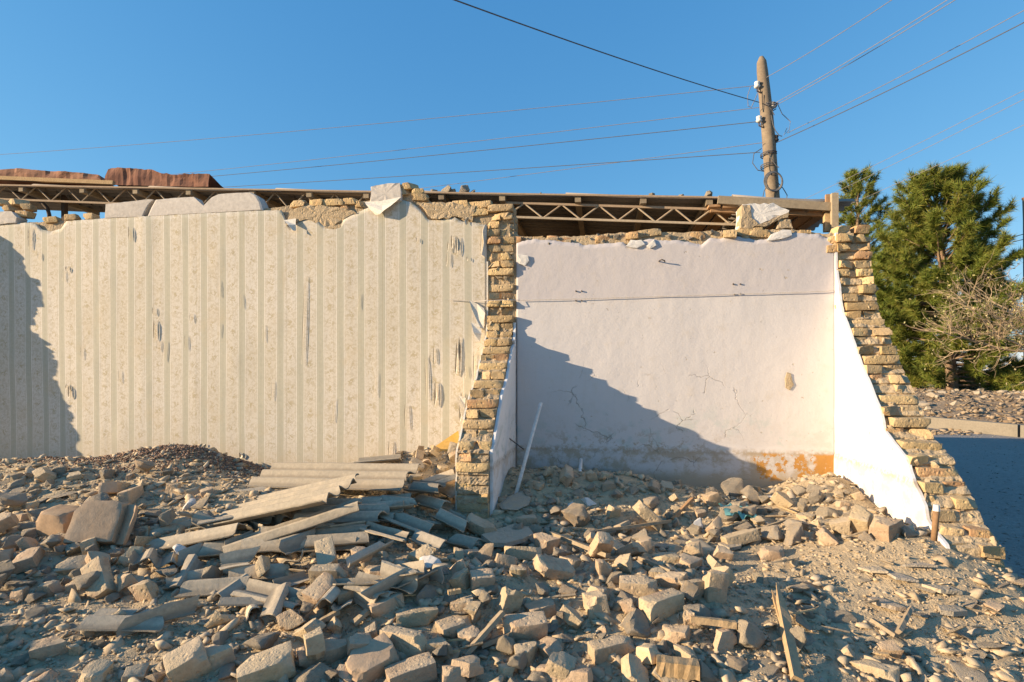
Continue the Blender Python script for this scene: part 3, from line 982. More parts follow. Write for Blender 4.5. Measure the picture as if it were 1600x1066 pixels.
# ------------------------------------------------------------------ plastered back wall of the right room
UR = on_v(1304, 600, 0.0)[0]
wall_r = thing('plastered_wall', 'pinkish plastered back wall with cracks and a worn orange skirting', 'wall', W(1.4, 0, 0))
TOPR = [(800, 400), (806, 382), (815, 378), (835, 374), (880, 378), (905, 380), (912, 384), (940, 381), (975, 379), (980, 386), (996, 386), (1003, 377), (1015, 374), (1030, 376),
        (1060, 376), (1095, 383), (1108, 372), (1125, 374), (1140, 368), (1150, 370), (1180, 376), (1200, 374), (1240, 364), (1262, 366), (1280, 366), (1290, 372), (1330, 374)]
CORER = [(790, 340), (800, 352), (808, 368), (850, 370), (900, 368), (950, 364), (1000, 362), (1060, 362), (1110, 360), (1160, 358), (1200, 357), (1240, 358), (1290, 364), (1340, 366)]
cols = []
u = 0.045
while u <= UR + 0.001:
    zt = top_z(TOPR, u) + 0.01 * nz(u * 30, 2.3)
    c = []
    for j in range(60):
        z = -0.3 + (zt + 0.3) * j / 59
        e = 0.007 * nz(u * 0.8, z * 0.8, 11) + 0.004 * nz(u * 3.1, z * 3.1, 14) + 0.0015 * nz(u * 14, z * 14, 19)
        # the skirting ledge stands a little proud
        e += 0.014 * smooth(LEDGE + 0.012, LEDGE - 0.004, z)
        c.append((W(u, 0.012 + e, z), (u, z)))
    cols.append(c)
    u += 0.02
plate('plaster', cols, NV, 0.02, M['plaster'], wall_r)
core_wall('wall_core', 0.0, UR + 0.015, CORER, -0.012, -0.26, wall_r, seed=5)
top_row(812, 1290, CORER, 8, wall_r, ('half', 'bat', 'long'), -0.075, (16, 30), 0.10)
for i in range(110):                                   # crumbs of mortar along the broken top
    x = random.uniform(806, 1300)
    uu, zz = on_v(x, lerp_list(CORER, x) + random.uniform(3, 14), -0.03)
    s_ = random.uniform(0.02, 0.06)
    put(random.choice(RB['chunk']), 'mortar_lump', W(uu, random.uniform(-0.1, 0.0), zz), (random.random() * 6, random.random() * 6, random.random() * 6), s_, wall_r)
slab_px('plaster_piece', [(1200, 376), (1205, 366), (1222, 359), (1236, 360), (1238, 367), (1222, 373)], 0.03, -0.03, M['white_chunk'], wall_r, 0.004, 21)
slab_px('plaster_piece', [(978, 385), (985, 375), (1003, 375), (1008, 382), (995, 388)], 0.03, -0.02, M['white_chunk'], wall_r, 0.004, 22)
slab_px('plaster_piece', [(1010, 385), (1022, 374), (1026, 383), (1016, 388)], 0.03, -0.02, M['white_chunk'], wall_r, 0.004, 23)
slab_px('plaster_piece', [(808, 398), (816, 397), (825, 400), (827, 408), (820, 415), (811, 412)], 0.028, 0.0, M['white_chunk'], wall_r, 0.004, 24)
slab_px('clay_patch', [(1228, 606), (1227, 592), (1230, 582), (1236, 584), (1238, 595), (1240, 601), (1234, 610)], 0.024, 0.0, M['mortar'], wall_r, 0.004, 25)
# dark flush plugs painted in for the shade inside knocked holes, and a hook
for x, y in ((900, 455), (909, 455), (900, 470), (909, 470), (1146, 444), (1157, 444), (1148, 460), (1157, 459)):
    uu, zz = on_v(x, y, 0.02)
    b_ = MB()
    b_.tube([W(uu, 0.0, zz), W(uu, 0.0235, zz)], 0.007, 8)
    b_.build('hole_shade_plug', M['iron'], wall_r)
b_ = MB()
uu, zz = on_v(1030, 408, 0.03)
b_.tube([W(uu, 0.0, zz), W(uu, 0.045, zz), W(uu + 0.02, 0.065, zz + 0.005), W(uu + 0.045, 0.06, zz - 0.004), W(uu + 0.05, 0.035, zz - 0.01)], 0.006, 6)
b_.build('wall_hook', M['iron'], wall_r)

# cord strung across both walls
mb = MB()
pts = []
for x, y in ((700, 468), (740, 471), (762, 471), (790, 470), (812, 469), (900, 467), (1000, 464), (1100, 461), (1200, 458), (1290, 455), (1303, 453)):
    uu, zz = on_v(x, y, 0.035)
    pts.append(W(uu, 0.030 if not 755 < x < 810 else 0.09, zz))
mb.tube(pts, 0.0035, 5)
tag(mb.build('wall_cord', M['cement']), 'thin cord strung level across the pinkish plastered wall', 'cord')

# ------------------------------------------------------------------ partition wall between the rooms
part_ = thing('partition_wall', 'broken yellow brick partition stub between the two rooms', 'wall', W(-0.1, 0.5, 0))
PU0, PU1 = -0.235, 0.02
SHADOW = [(803, 499), (842, 522), (850, 538), (850, 551), (904, 564), (923, 577), (946, 594), (969, 607), (995, 620), (1008, 633), (1024, 639), (1037, 651), (1053, 662), (1092, 677),
          (1112, 691), (1154, 704), (1180, 720), (1209, 740), (1239, 756)]
PROF = []
for x, y in SHADOW:                                   # height -> how far the stub still reaches out
    us, zs = on_v(x, y, 0.012)
    v = max(0.03, (us - PU1) / SX)
    PROF.append((zs + SZ * v, v))
PROF.sort()
PROF = [(-1, 1.20), (0.50, 1.20), (0.56, 1.12)] + [p for p in PROF if p[0] > 0.57] + [(3, 0.03)]

def pv(z):
    return lerp_list(PROF, z)

CH = 0.0775

def clay_end(name, ua, ub, f, z0, z1, parent, amp, seed, mat=None):
    """rough broken end of a wall: a lumpy surface over thickness and height"""
    nu = 16
    vs, fs = [], []
    z, rows = z0, 0
    while z < z1:
        for i in range(nu + 1):
            u_ = ua + (ub - ua) * i / nu
            zz_ = z + 0.01 * nz(u_ * 20, z * 20, seed)
            # steps of the courses with crumbling edges
            st = (z / CH) % 1.0
            e = amp * (nz(u_ * 9, z * 9, seed) + 0.7 * nz(u_ * 26, z * 26, seed + 3) + 0.35 * nz(u_ * 60, z * 60, seed + 5))
            vs.append(W(u_, f(zz_) + e - 0.02 * (1 if st < 0.14 or st > 0.94 else 0), z))
        z += 0.0125
        rows += 1
    n_ = nu + 1
    fs = [(j * n_ + i, j * n_ + i + 1, (j + 1) * n_ + i + 1, (j + 1) * n_ + i) for j in range(rows - 1) for i in range(nu)]
    # skirt running back into the wall on both sides
    b0 = len(vs)
    for j in range(rows):
        for i in (0, nu):
            p = vs[j * n_ + i]
            vs.append(p - NV * 0.25)
    for j in range(rows - 1):
        fs.append((j * n_, (j + 1) * n_, b0 + 2 * (j + 1), b0 + 2 * j))
        fs.append((j * n_ + nu, b0 + 2 * j + 1, b0 + 2 * (j + 1) + 1, (j + 1) * n_ + nu))
    return mk(name, vs, fs, mat or M['mortar'], parent)
zt0 = top_z(CORE, -0.1)
cols = []
zz = -0.5
while zz < zt0:
    v1 = pv(zz) - 0.09 + 0.008 * nz(zz * 20)
    cols.append([(W(PU0 + 0.012, -0.05 + (v1 + 0.05) * j / 8, zz), (0, zz)) for j in range(9)])
    zz += 0.03
plate('wall_core', cols, -NU, PU1 - PU0 - 0.03, M['mortar'], part_, False)
k = 0
zz = -0.2
while zz < zt0 - 0.02:
    zc = zz + CH / 2
    ve = pv(zc)
    jig = random.uniform(-0.025, 0.03)
    um = (PU0 + PU1) / 2
    if k % 2 == 0:
        for s_ in (-1, 1):
            q = random.choice(('long', 'half', 'half'))
            me = random.choice(WB[q])
            L_ = {'long': 0.25, 'half': 0.165}[q]
            o = put(me, 'brick', W(um + s_ * 0.064, ve + jig + random.uniform(-0.02, 0.02) - L_ / 2, zc + random.uniform(-0.003, 0.003)),
                    (random.uniform(-0.04, 0.04), random.uniform(-0.03, 0.03), RZ_U - math.pi / 2 + random.uniform(-0.09, 0.09)), 1.0, part_)
    else:
        if random.random() < 0.55:
            put(random.choice(WB['long']), 'brick', W(um, ve + jig - 0.06, zc), (random.uniform(-0.03, 0.03), random.uniform(-0.03, 0.03), RZ_U + random.uniform(-0.05, 0.05)), 1.0, part_)
        else:
            for s_ in (-1, 1):
                put(random.choice(WB['bat']), 'brick', W(um + s_ * 0.066, ve + jig - 0.06 + random.uniform(-0.03, 0.02), zc), (random.uniform(-0.06, 0.06), 0, RZ_U + random.choice((0, math.pi)) + random.uniform(-0.12, 0.12)), 1.0, part_)
        put(random.choice(WB['long']), 'brick', W(um, ve + jig - 0.19, zc), (0, 0, RZ_U), 1.0, part_)
    if random.random() < 0.8:                          # squeezed-out mortar
        for _ in range(2):
            put(random.choice(RB['chunk']), 'mortar_lump', W(um + random.uniform(-0.11, 0.11), ve + jig - 0.035, zz + random.uniform(-0.01, 0.02)),
                (random.random() * 6, random.random() * 6, random.random() * 6), (random.uniform(0.05, 0.11), random.uniform(0.05, 0.08), random.uniform(0.03, 0.05)), part_, M['mortar'])
    zz += CH
    k += 1
clay_end('clay_joints', PU0 + 0.004, PU1 - 0.004, lambda z: pv(z) - 0.040 + (0.030 if z < 0.5 else 0.0), -0.5, zt0 - 0.03, part_, 0.016, 3)
# plaster on its right face, ragged in front
cols = []
zz = -0.3
while zz < 1.62:
    v1 = max(0.03, pv(zz) - 0.05 + 0.02 * nz(zz * 9, 5))
    cols.append([(W(PU1 + 0.022 + 0.003 * nz(zz * 5, j * 0.6), 0.02 + (v1 - 0.02) * (1 - j / 14), zz), (3.2 + v1 * j / 14, zz)) for j in range(15)])
    zz += 0.03
plate('side_plaster', cols, NU, 0.022, M['side_plaster'], part_)
# plaster and paper on its left face, just an edge of it shows
cols = []
zz = -0.3
while zz < 2.2:
    v1 = max(0.03, pv(zz) - 0.03 + 0.02 * nz(zz * 11, 8))
    cols.append([(W(PU0 - 0.012, 0.02 + (v1 - 0.02) * j / 14, zz), (v1 * j / 14, zz)) for j in range(15)])
    zz += 0.03
plate('paper_lining', cols, -NU, 0.014, M['paper'], part_)

# a second stub beyond the picture's edge, whose shadow falls on the wallpaper
part2 = thing('outer_partition_wall', 'broken brick partition stub at the far end of the wallpapered wall', 'wall', W(-6.75, 0.3, 0))
PL = -6.60
SH2 = [(-14, 352), (0, 365), (30, 384), (46, 410), (55, 438), (76, 460), (72, 478), (60, 505), (58, 520), (75, 540), (97, 546), (97, 555), (80, 560), (100, 570), (100, 583), (92, 594), (102, 608), (112, 640),
       (126, 655), (118, 665), (128, 678), (136, 690), (126, 705), (130, 722)]
PR2 = []
for x, y in SH2:
    us, zs = on_v(x, y, 0.02)
    v = max(0.02, (us - PL) / SX)
    PR2.append((zs + SZ * v, v))
zmin = min(p[0] for p in PR2)
PR2 = sorted(PR2)
cols = []
zz = -0.4
while zz < max(p[0] for p in PR2):
    v1 = lerp_list(PR2, zz) - 0.02 + 0.02 * nz(zz * 14, 3) + 0.012 * nz(zz * 40, 3)
    cols.append([(W(PL - 0.25, -0.25 + (v1 + 0.25) * j / 6, zz), (0, zz)) for j in range(7)])
    zz += 0.02
plate('wall_core', cols, -NU, 0.25, M['mortar'], part2, False)
zz = 0.0
k = 0
while zz < 2.6:
    zc = zz + CH / 2
    ve = lerp_list(PR2, zc)
    for s_ in (-1, 1):
        put(random.choice(WB['half']), 'brick', W(PL - 0.125 + s_ * 0.062, ve - 0.08 + random.uniform(-0.035, 0.03), zc), (0, 0, RZ_U - math.pi / 2), 1.0, part2)
    zz += CH
# ------------------------------------------------------------------ right side wall
side = thing('side_wall', 'white plastered side wall ending in a stepped slope of broken bricks', 'wall', W(UR + 0.13, 0.6, 0))
INNER = [(1291, 368), (1293, 392), (1297, 418), (1303, 444), (1307, 470), (1312, 492), (1322, 512), (1332, 540), (1345, 572), (1356, 596), (1367, 620), (1378, 645), (1384, 672), (1398, 690),
         (1420, 716), (1430, 745), (1444, 768), (1455, 790), (1462, 815), (1478, 836), (1492, 852)]
EDGE_R = sorted([(lambda q: (q[1], max(0.03, q[0])))(on_u(x + 1304 - (1293 + (y - 380) / 365 * 15), y, UR)) for x, y in INNER])
EDGE_R = [(-2, EDGE_R[0][1] + 0.12)] + EDGE_R + [(3, 0.03)]

def sv(z):
    return lerp_list(EDGE_R, z)
zts = top_z(CORER, UR)
cols = []
zz = -0.3
while zz < zts:
    v1 = max(0.002, sv(zz) - 0.012 + 0.016 * nz(zz * 8, 1.1) + 0.008 * nz(zz * 30, 2.1))
    c = []
    for j in range(40):
        v = v1 * (1 - j / 39)
        e = 0.006 * nz(v * 1.1, zz * 1.1, 31) + 0.003 * nz(v * 5, zz * 5, 33) + 0.012 * smooth(LEDGE + 0.012, LEDGE - 0.004, zz)
        c.append((W(UR - 0.004 - e, v, zz), (3.3 + v, zz)))
    cols.append(c)
    zz += 0.02
o = plate('plaster', [c for c in cols][::-1], -NU, 0.02, M['side_plaster'], side)
cols = []
zz = -0.7
while zz < zts - 0.02:
    v1 = sv(zz) - 0.12 + 0.02 * nz(zz * 6, 9)
    cols.append([(W(UR + 0.016, -0.2 + (v1 + 0.2) * j / 10, zz), (0, zz)) for j in range(11)])
    zz += 0.025
plate('wall_core', cols, -NU, 0.265, M['mortar'], side, False)
clay_end('clay_joints', UR + 0.012, UR + 0.30, lambda z: sv(z) - 0.042 + 0.022 * smooth(0.8, 0.1, z), -0.7, zts - 0.03, side, 0.014, 7)
zz = -0.46
k = 0
while zz < zts + 0.03:
    zc = zz + CH / 2
    ve = sv(zc)
    jig = random.uniform(-0.02, 0.02)
    um = UR + 0.15
    low = zc < 0.75                                    # lower courses are smothered in clay
    for row in range(2):
        vr = ve + jig - row * (0.25 if k % 2 == 0 else 0.125)
        if k % 2 == 0:
            for s_ in (-1, 1):
                q = 'half' if row == 0 else 'long'
                L_ = 0.165 if row == 0 else 0.25
                put(random.choice(WB[q]), 'brick', W(um + s_ * 0.075 + random.uniform(-0.006, 0.012), vr - L_ / 2 + random.uniform(-0.03, 0.03), zc),
                    (random.uniform(-0.07, 0.07), random.uniform(-0.05, 0.05), RZ_U - math.pi / 2 + random.uniform(-0.1, 0.1)), 1.0, side)
        elif random.random() < 0.6:
            put(random.choice(WB['long']), 'brick', W(um + random.uniform(-0.005, 0.025), vr - 0.06 + random.uniform(-0.03, 0.02), zc),
                (random.uniform(-0.06, 0.06), random.uniform(-0.04, 0.04), RZ_U + random.uniform(-0.07, 0.07)), 1.0, side)
        else:
            for s_ in (-1, 1):
                put(random.choice(WB['bat']), 'brick', W(um + s_ * 0.08, vr - 0.06 + random.uniform(-0.04, 0.03), zc),
                    (random.uniform(-0.1, 0.1), random.uniform(-0.08, 0.08), RZ_U + random.choice((0, math.pi)) + random.uniform(-0.2, 0.2)), random.uniform(0.95, 1.08), side)
    for _ in range(4 if low else 1):
        s_ = random.uniform(0.05, 0.11) if low else random.uniform(0.03, 0.07)
        put(random.choice(RB['chunk']), 'mortar_lump', W(um + random.uniform(-0.13, 0.13), ve + jig - random.uniform(0.0, 0.12), zz + random.uniform(-0.01, 0.04)),
            (random.random() * 6, random.random() * 6, random.random() * 6), (s_, s_ * random.uniform(0.7, 1), s_ * random.uniform(0.4, 0.7)), side, M['mortar'])
    zz += CH
    k += 1
# ragged toothing just under the roof end
for x, y, kk in ((1318, 372, 'half'), (1303, 376, 'bat'), (1302, 390, 'bat'), (1316, 385, 'half')):
    uu, z_ = on_v(x, y, -0.02)
    put(random.choice(WB[kk]), 'brick', W(uu, -0.04, z_), (0, 0, RZ_U), 1.0, side)
# pipe stub standing out of the foot of the side wall
b_ = MB()
p0 = P(1462, 812, 3.12)
b_.tube([p0 + Vector((-0.01, 0, -0.12)), p0 + Vector((0.0, 0, 0.0)), p0 + Vector((0.004, 0, 0.05))], 0.016, 10)
po = tag(b_.build('pipe_stub', M['brown_wood'], None, True), 'short capped pipe stub standing at the foot of the side wall', 'pipe')
b_ = MB()
b_.tube([p0 + Vector((0.004, 0, 0.05)), p0 + Vector((0.005, 0, 0.085))], [0.018, 0.016], 10)
b_.build('cap', M['pvc'], po)

# ------------------------------------------------------------------ rest of the house behind: walls and roof
rear = thing('rear_house_wall', 'plain rear part of the house standing behind the broken rooms', 'wall', W(0, -4, 0))
def wall_box(name, u0, u1, v0, v1, z0, z1, parent, mat):
    c = [W(u, v, z) for z in (z0, z1) for u, v in ((u0, v0), (u1, v0), (u1, v1), (u0, v1))]
    return mk(name, c, [(3, 2, 1, 0), (4, 5, 6, 7), (0, 1, 5, 4), (1, 2, 6, 5), (2, 3, 7, 6), (3, 0, 4, 7)], mat, parent)
wall_box('rear_side_wall', UR + 0.02, UR + 0.28, -0.30, -6.2, -0.6, 2.35, rear, M['mortar'])
wall_box('rear_back_wall', -2.6, UR - 0.01, -3.4, -3.65, -0.6, 2.55, rear, M['mortar'])
wall_box('rear_far_wall', -2.6, UR - 0.01, -5.9, -6.15, -0.6, 2.35, rear, M['mortar'])

def eave(px):
    return lerp_list([(-100, 286), (0, 290), (575, 300), (1120, 309), (1330, 318)], px)
VE = -0.28
ez = []
for px in range(-100, 1340, 40):
    ez.append(on_v(px, eave(px), VE))
def roof_z(u):
    return lerp_list(ez, u)

def corr(L, Wd, pitch, amp, th, seed, jag=0.0, nl=8, per=8, warp=0.0):
    """corrugated sheet: waves across y, length along x, real thickness, broken ends"""
    rng = random.Random(seed)
    ny = max(6, int(Wd / pitch * per))
    s0 = rng.random() * 30
    vs, fs = [], []
    cols_ = []
    for j in range(ny + 1):
        y = -Wd / 2 + Wd * j / ny
        a = -L / 2 + jag * (nz(y * 7 + s0, 1) * 1.6 + nz(y * 23, s0) * 0.6 + (y / Wd) * nz(s0, 3) * 3)
        b = L / 2 + jag * (nz(y * 7 + s0, 9) * 1.6 + nz(y * 23, s0 + 5) * 0.6 + (y / Wd) * nz(s0, 8) * 3)
        cols_.append((y, a, b))
    for sgn in (1, -1):
        for y, a, b in cols_:
            for i in range(nl + 1):
                x = a + (b - a) * i / nl
                yy = y + jag * 0.35 * (nz(x * 9 + s0, 5) if y in (cols_[0][0], cols_[-1][0]) else 0)
                z = amp * math.cos(2 * math.pi * y / pitch + s0) + sgn * th / 2 + warp * nz(x * 1.7, y * 1.7, s0)
                vs.append((x, yy, z))
    n = nl + 1
    o = (ny + 1) * n
    for j in range(ny):
        for i in range(nl):
            q = (j * n + i, j * n + i + 1, (j + 1) * n + i + 1, (j + 1) * n + i)
            fs.append(q)
            fs.append(tuple(x + o for x in q[::-1]))
    rim = [(i, i + 1) for i in range(nl)] + [(j * n + nl, (j + 1) * n + nl) for j in range(ny)] + [(ny * n + i + 1, ny * n + i) for i in range(nl)] + [((j + 1) * n, j * n) for j in range(ny)]
    for a, b in rim:
        fs.append((a + o, b + o, b, a))
    return vs, fs

roof = thing('roofed_shed', 'long low shed roof of dark corrugated sheets behind the broken walls', 'shed', W(-1.5, -1.5, 2.6))
u0 = -7.6
sheets = []
while u0 < UR + 0.3:
    L_ = 1.62
    u1 = min(u0 + L_ + 0.1, UR + 0.30)
    for r_ in range(3):
        if u0 < -4.2 and r_ == 2 or u0 < -5.8 and r_ == 1:
            continue                                   # the far corner has fallen away
        va = VE - r_ * 1.05
        vs, fs = corr(u1 - u0, 1.10, 0.15, 0.022, 0.007, 3, 0.006, 3, 8)
        vv = []
        for x, y, z in vs:
            uu = (u0 + u1) / 2 + x
            vv.append(W(uu, va - 0.55 - y, roof_z(uu) + 0.012 + z + 0.014 * (uu < u0 + 0.12) + 0.006 * (r_ % 2) + 0.012 * (u0 > 1)))
        mk('roof_sheet', vv, fs, M['roof_sheet'], roof, True)
    u0 += L_
# battens running back under the sheets; their ends show along the eave
for px in (35, 130, 213, 296, 395, 484, 573, 690, 785, 903, 1005, 1108):
    uu, _ = on_v(px, 300, VE)
    b_ = MB()
    zz = roof_z(uu) - 0.045
    b_.bar(W(uu, VE + 0.02, zz), W(uu, VE - 3.1 if uu > -4.0 else VE - 1.0, zz), 0.06, 0.055)
    b_.build('batten', M['old_wood'], roof)
b_ = MB()
for px in range(-60, 1120, 60):
    ua, ub = on_v(px, 300, VE)[0], on_v(px + 60, 300, VE)[0]
    b_.bar(W(ua, VE + 0.035, roof_z(ua) - 0.008), W(ub, VE + 0.035, roof_z(ub) - 0.008), 0.02, 0.016)
b_.build('eave_strip', M['girder'], roof)
# weathered fascia, boards and post at the open right end
b_ = MB()
a, c = on_v(1122, 312, -0.2), on_v(1299, 323, -0.2)
b_.bar(W(a[0], -0.21, a[1]), W(c[0], -0.21, c[1]), 0.03, 0.075)
b_.build('fascia_board', M['old_wood'], roof)
for x0, x1, y0, y1 in ((1107, 1125, 317, 321), (1129, 1152, 318, 322), (1232, 1257, 323, 325), (1262, 1282, 325, 326), (1284, 1300, 326, 327)):
    b_ = MB()
    a, c = on_v(x0, y0, -0.25), on_v(x1, y1, -0.25)
    ra, rc = (a[0] + c[0]) / 2, (a[1] + c[1]) / 2
    b_.bar(W(ra, -0.23, rc - 0.02), W(ra, -2.6, rc + 0.02), c[0] - a[0], 0.022)
    b_.build('roof_board', M['brown_wood'], roof)
b_ = MB()
a, c = on_v(1303, 303, -0.2), on_v(1303, 364, -0.2)
b_.bar(W(a[0], -0.19, a[1]), W(c[0], -0.19, c[1]), 0.055, 0.045, up=NV)
b_.build('end_post', M['old_wood'], roof)
b_ = MB()
a, c = on_v(1298, 304, -0.25), on_v(1298, 318, -0.25)
b_.bar(W(a[0] - 0.02, -0.25, a[1]), W(c[0] - 0.02, -0.25, c[1]), 0.05, 0.03, up=NV)
b_.build('post_cap_block', M['brown_wood'], roof)
b_ = MB()
a, c = on_v(1293, 333, -0.25), on_v(1293, 362, -0.25)
b_.bar(W(a[0], -0.26, a[1]), W(c[0], -0.26, c[1]), 0.055, 0.05, up=NV)
b_.build('frame_post', M['fresh_wood'], roof)
b_ = MB()
a, c = on_v(1110, 328, -0.3), on_v(1290, 335, -0.3)
b_.bar(W(a[0], -0.30, a[1]), W(c[0], -0.30, c[1]), 0.05, 0.05)
b_.build('frame_rail', M['brown_wood'], roof)

def girder(px0, y0t, y0b, px1, y1t, y1b, v, per_px, label, posts=()):
    g = thing('lattice_girder', label, 'girder', W(on_v((px0 + px1) / 2, 330, v)[0], v, 2.2), 'lattice girders under the roof')
    t0, t1, b0, b1 = [on_v(*q, v) for q in ((px0, y0t), (px1, y1t), (px0, y0b), (px1, y1b))]
    for nm, p, q in (('top_chord', t0, t1), ('bottom_chord', b0, b1)):
        m_ = MB()
        m_.bar(W(p[0], v, p[1]), W(q[0], v, q[1]), 0.022, 0.022)
        m_.build(nm, M['girder'], g)
    n_ = max(2, int((px1 - px0) / per_px))
    for i in range(n_):
        xa, xb = px0 + (px1 - px0) * i / n_, px0 + (px1 - px0) * (i + 1) / n_
        fa, fb = i / n_, (i + 1) / n_
        ya = (y0b + (y1b - y0b) * fa) if i % 2 == 0 else (y0t + (y1t - y0t) * fa)
        yb = (y0t + (y1t - y0t) * fb) if i % 2 == 0 else (y0b + (y1b - y0b) * fb)
        p, q = on_v(xa, ya, v), on_v(xb, yb, v)
        m_ = MB()
        m_.tube([W(p[0], v, p[1]), W(q[0], v, q[1])], 0.0085, 6)
        m_.build('web_bar', M['girder'], g)
    return g
girder(-60, 289, 309, 640, 306, 336, -0.335, 23, 'rusty beige lattice girder above the wallpapered wall')
girder(790, 317, 339, 1200, 330, 353, -0.335, 29, 'rusty beige lattice girder above the pinkish plastered wall')
# things poking out at the open left end
b_ = MB()
b_.tube([W(*(lambda q: (q[0], -0.5, q[1]))(on_v(x, y, -0.5))) for x, y in ((4, 296), (30, 303), (52, 311), (66, 317), (74, 325), (77, 336), (77, 350))], 0.022, 8)
tag(b_.build('bent_pipe', M['iron'], None, True), 'dark bent stove pipe behind the top of the wallpapered wall', 'pipe')
b_ = MB()
a = on_v(101, 318, -0.7)
b_.bar(W(a[0], -0.7, a[1] + 0.1), W(a[0], -0.7, 1.9), 0.05, 0.05, up=NV)
b_.build('roof_post', M['iron'], roof)

# crumpled rust-brown roofing metal lying on the roof
def crumpled(name, top, bot, v, depth, label, seed):
    cols_ = []
    n_ = 40
    x0, x1 = top[0][0], top[-1][0]
    for i in range(n_ + 1):
        x = x0 + (x1 - x0) * i / n_
        ub, zb = on_v(x, lerp_list(bot, x), v)
        ut, zt = on_v(x, lerp_list(top, x), v)
        c = []
        for j in range(5):
            t = j / 4
            c.append(W(ub + (ut - ub) * t, v + 0.03 * nz(x * 0.045, t * 1.2, seed) * (0.4 + t) + 0.012 * nz(x * 0.16, t, seed), zb + (zt - zb) * t + 0.010 * t * nz(x * 0.22, seed)))
        for j in range(1, 7):
            c.append(W(ut, v - depth * j / 6, zt + 0.03 * nz(x * 0.045, j * 0.5, seed) - 0.03 * j))
        cols_.append(c)
    nr = len(cols_[0])
    vs = [p for c in cols_ for p in c]
    fs = [(i * nr + j, (i + 1) * nr + j, (i + 1) * nr + j + 1, i * nr + j + 1) for i in range(n_) for j in range(nr - 1)]
    o = mk(name, vs, fs, M['rust'], None, False)
    md = o.modifiers.new('thickness', 'SOLIDIFY')
    md.thickness = 0.006
    return tag(o, label, 'roofing sheet')
crumpled('roofing_metal', [(-60, 266), (0, 265), (30, 263), (60, 266), (95, 268), (140, 271), (152, 272), (158, 280)], [(-60, 279), (0, 280), (60, 281), (158, 283)], -0.55, 0.7,
         'dark maroon crumpled roofing metal lying at the end of the roof', 3)
crumpled('roofing_metal', [(164, 276), (167, 265), (172, 262), (200, 263), (222, 264), (238, 265), (247, 269), (254, 272), (262, 271), (270, 274), (295, 272), (318, 271), (326, 271)],
         [(164, 282), (180, 289), (250, 291), (326, 292)], -0.5, 0.6, 'folded rust-orange roofing metal with a torn upper edge on the roof', 8)
b_ = MB()
a, c = on_v(-60, 276, -0.42), on_v(178, 286, -0.42)
b_.bar(W(a[0], -0.42, a[1]), W(c[0], -0.42, c[1]), 0.04, 0.045)
tag(b_.build('roof_plank', M['fresh_wood']), 'pale plank lying under the maroon roofing metal', 'plank')
# loose stones left on the roof edge
for i, (x, y, s_) in enumerate(((677, 296, 0.10), (697, 297, 0.14), (707, 295, 0.10), (726, 298, 0.13), (738, 299, 0.08), (844, 302, 0.06), (1018, 305, 0.07), (1106, 307, 0.10), (1065, 306, 0.06))):
    uu, _ = on_v(x, y, -0.40)
    nth = ('first', 'second', 'third', 'fourth', 'fifth', 'sixth', 'seventh', 'last', 'eighth')[i]
    o = put(RB['chunk'][i], 'roof_stone', W(uu, -0.40, roof_z(uu) + 0.035 + s_ * 0.2), (random.random(), random.random(), random.random() * 6), s_, None)
    tag(o, 'small lump of clay on the corrugated roof edge, %s from the left' % nth if nth != 'last' else 'small lump of clay on the roof edge nearest the utility pole', 'lump', 'lumps of clay on the roof edge')
# plaster block balanced on the wall top
blk = slab_px('fallen_plaster_block', [(1158, 356), (1160, 320), (1180, 318), (1208, 318), (1220, 324), (1232, 328), (1233, 335), (1210, 341), (1190, 350), (1172, 356)], -0.03, -0.24, M['white_chunk'], None, 0.009, 31)
tag(blk, 'large block of white plastered masonry tipped on the wall top', 'masonry block')
slab_px('broken_side', [(1158, 357), (1160, 320), (1172, 320), (1174, 340), (1186, 350), (1172, 357)], -0.018, -0.2, M['mortar'], blk, 0.006, 32)
slab_px('broken_edge', [(1180, 353), (1200, 346), (1222, 337), (1234, 331), (1231, 339), (1212, 345), (1195, 354)], -0.016, -0.2, M['mortar'], blk, 0.006, 33)
o = slab_px('masonry_lump', [(1214, 358), (1216, 343), (1236, 342), (1238, 357)], -0.03, -0.14, M['mortar'], None, 0.007, 34)
tag(o, 'small square lump of masonry under the white plaster block', 'masonry block')

# ------------------------------------------------------------------ utility pole and wires
PY = 9.0
pole = thing('utility_pole', 'weathered wooden utility pole leaning above the corrugated roof', 'pole', P(1212, 640, PY))
b_ = MB()
pp = [(1213, 660, 11), (1209, 330, 10.2), (1206, 290, 10), (1202, 230, 9.7), (1198, 180, 9.2), (1194, 140, 8.7), (1191, 110, 8.0), (1190, 97, 7.0), (1189.5, 89, 3.0)]
pts, rs = [], []
for i in range(len(pp) - 1):
    for q in range(4):
        t = q / 4
        a, c = pp[i], pp[i + 1]
        pts.append(P(a[0] + (c[0] - a[0]) * t, a[1] + (c[1] - a[1]) * t, PY))
        rs.append((a[2] + (c[2] - a[2]) * t) / F * PY * (1 + 0.05 * nz(i * 3 + q, 2)))
pts.append(P(*pp[-1][:2], PY))
rs.append(pp[-1][2] / F * PY)
b_.tube(pts, rs, 14)
b_.build('shaft', M['old_wood'], pole, True)
def insulator(px, py, side_, arm):
    g = MB()
    c = P(px, py, PY - 0.05)
    prof = [(0.0, 0.020), (0.012, 0.045), (0.035, 0.05), (0.05, 0.032), (0.07, 0.042), (0.095, 0.045), (0.11, 0.02)]
    g.tube([c + Vector((0, 0, -0.05 + h)) for h, _ in prof], [r_ for _, r_ in prof], 10)
    ins = g.build('insulator', M['porcelain'] if arm != 'dark' else M['iron'], pole, True)
    g = MB()
    g.tube([c + Vector((0, 0, -0.05)), c + Vector((0, 0, -0.10)), c + Vector((side_ * 0.06, 0, -0.13)), c + Vector((side_ * 0.14, 0.02, -0.06))], 0.012, 6)
    g.build('hook', M['iron'], ins)
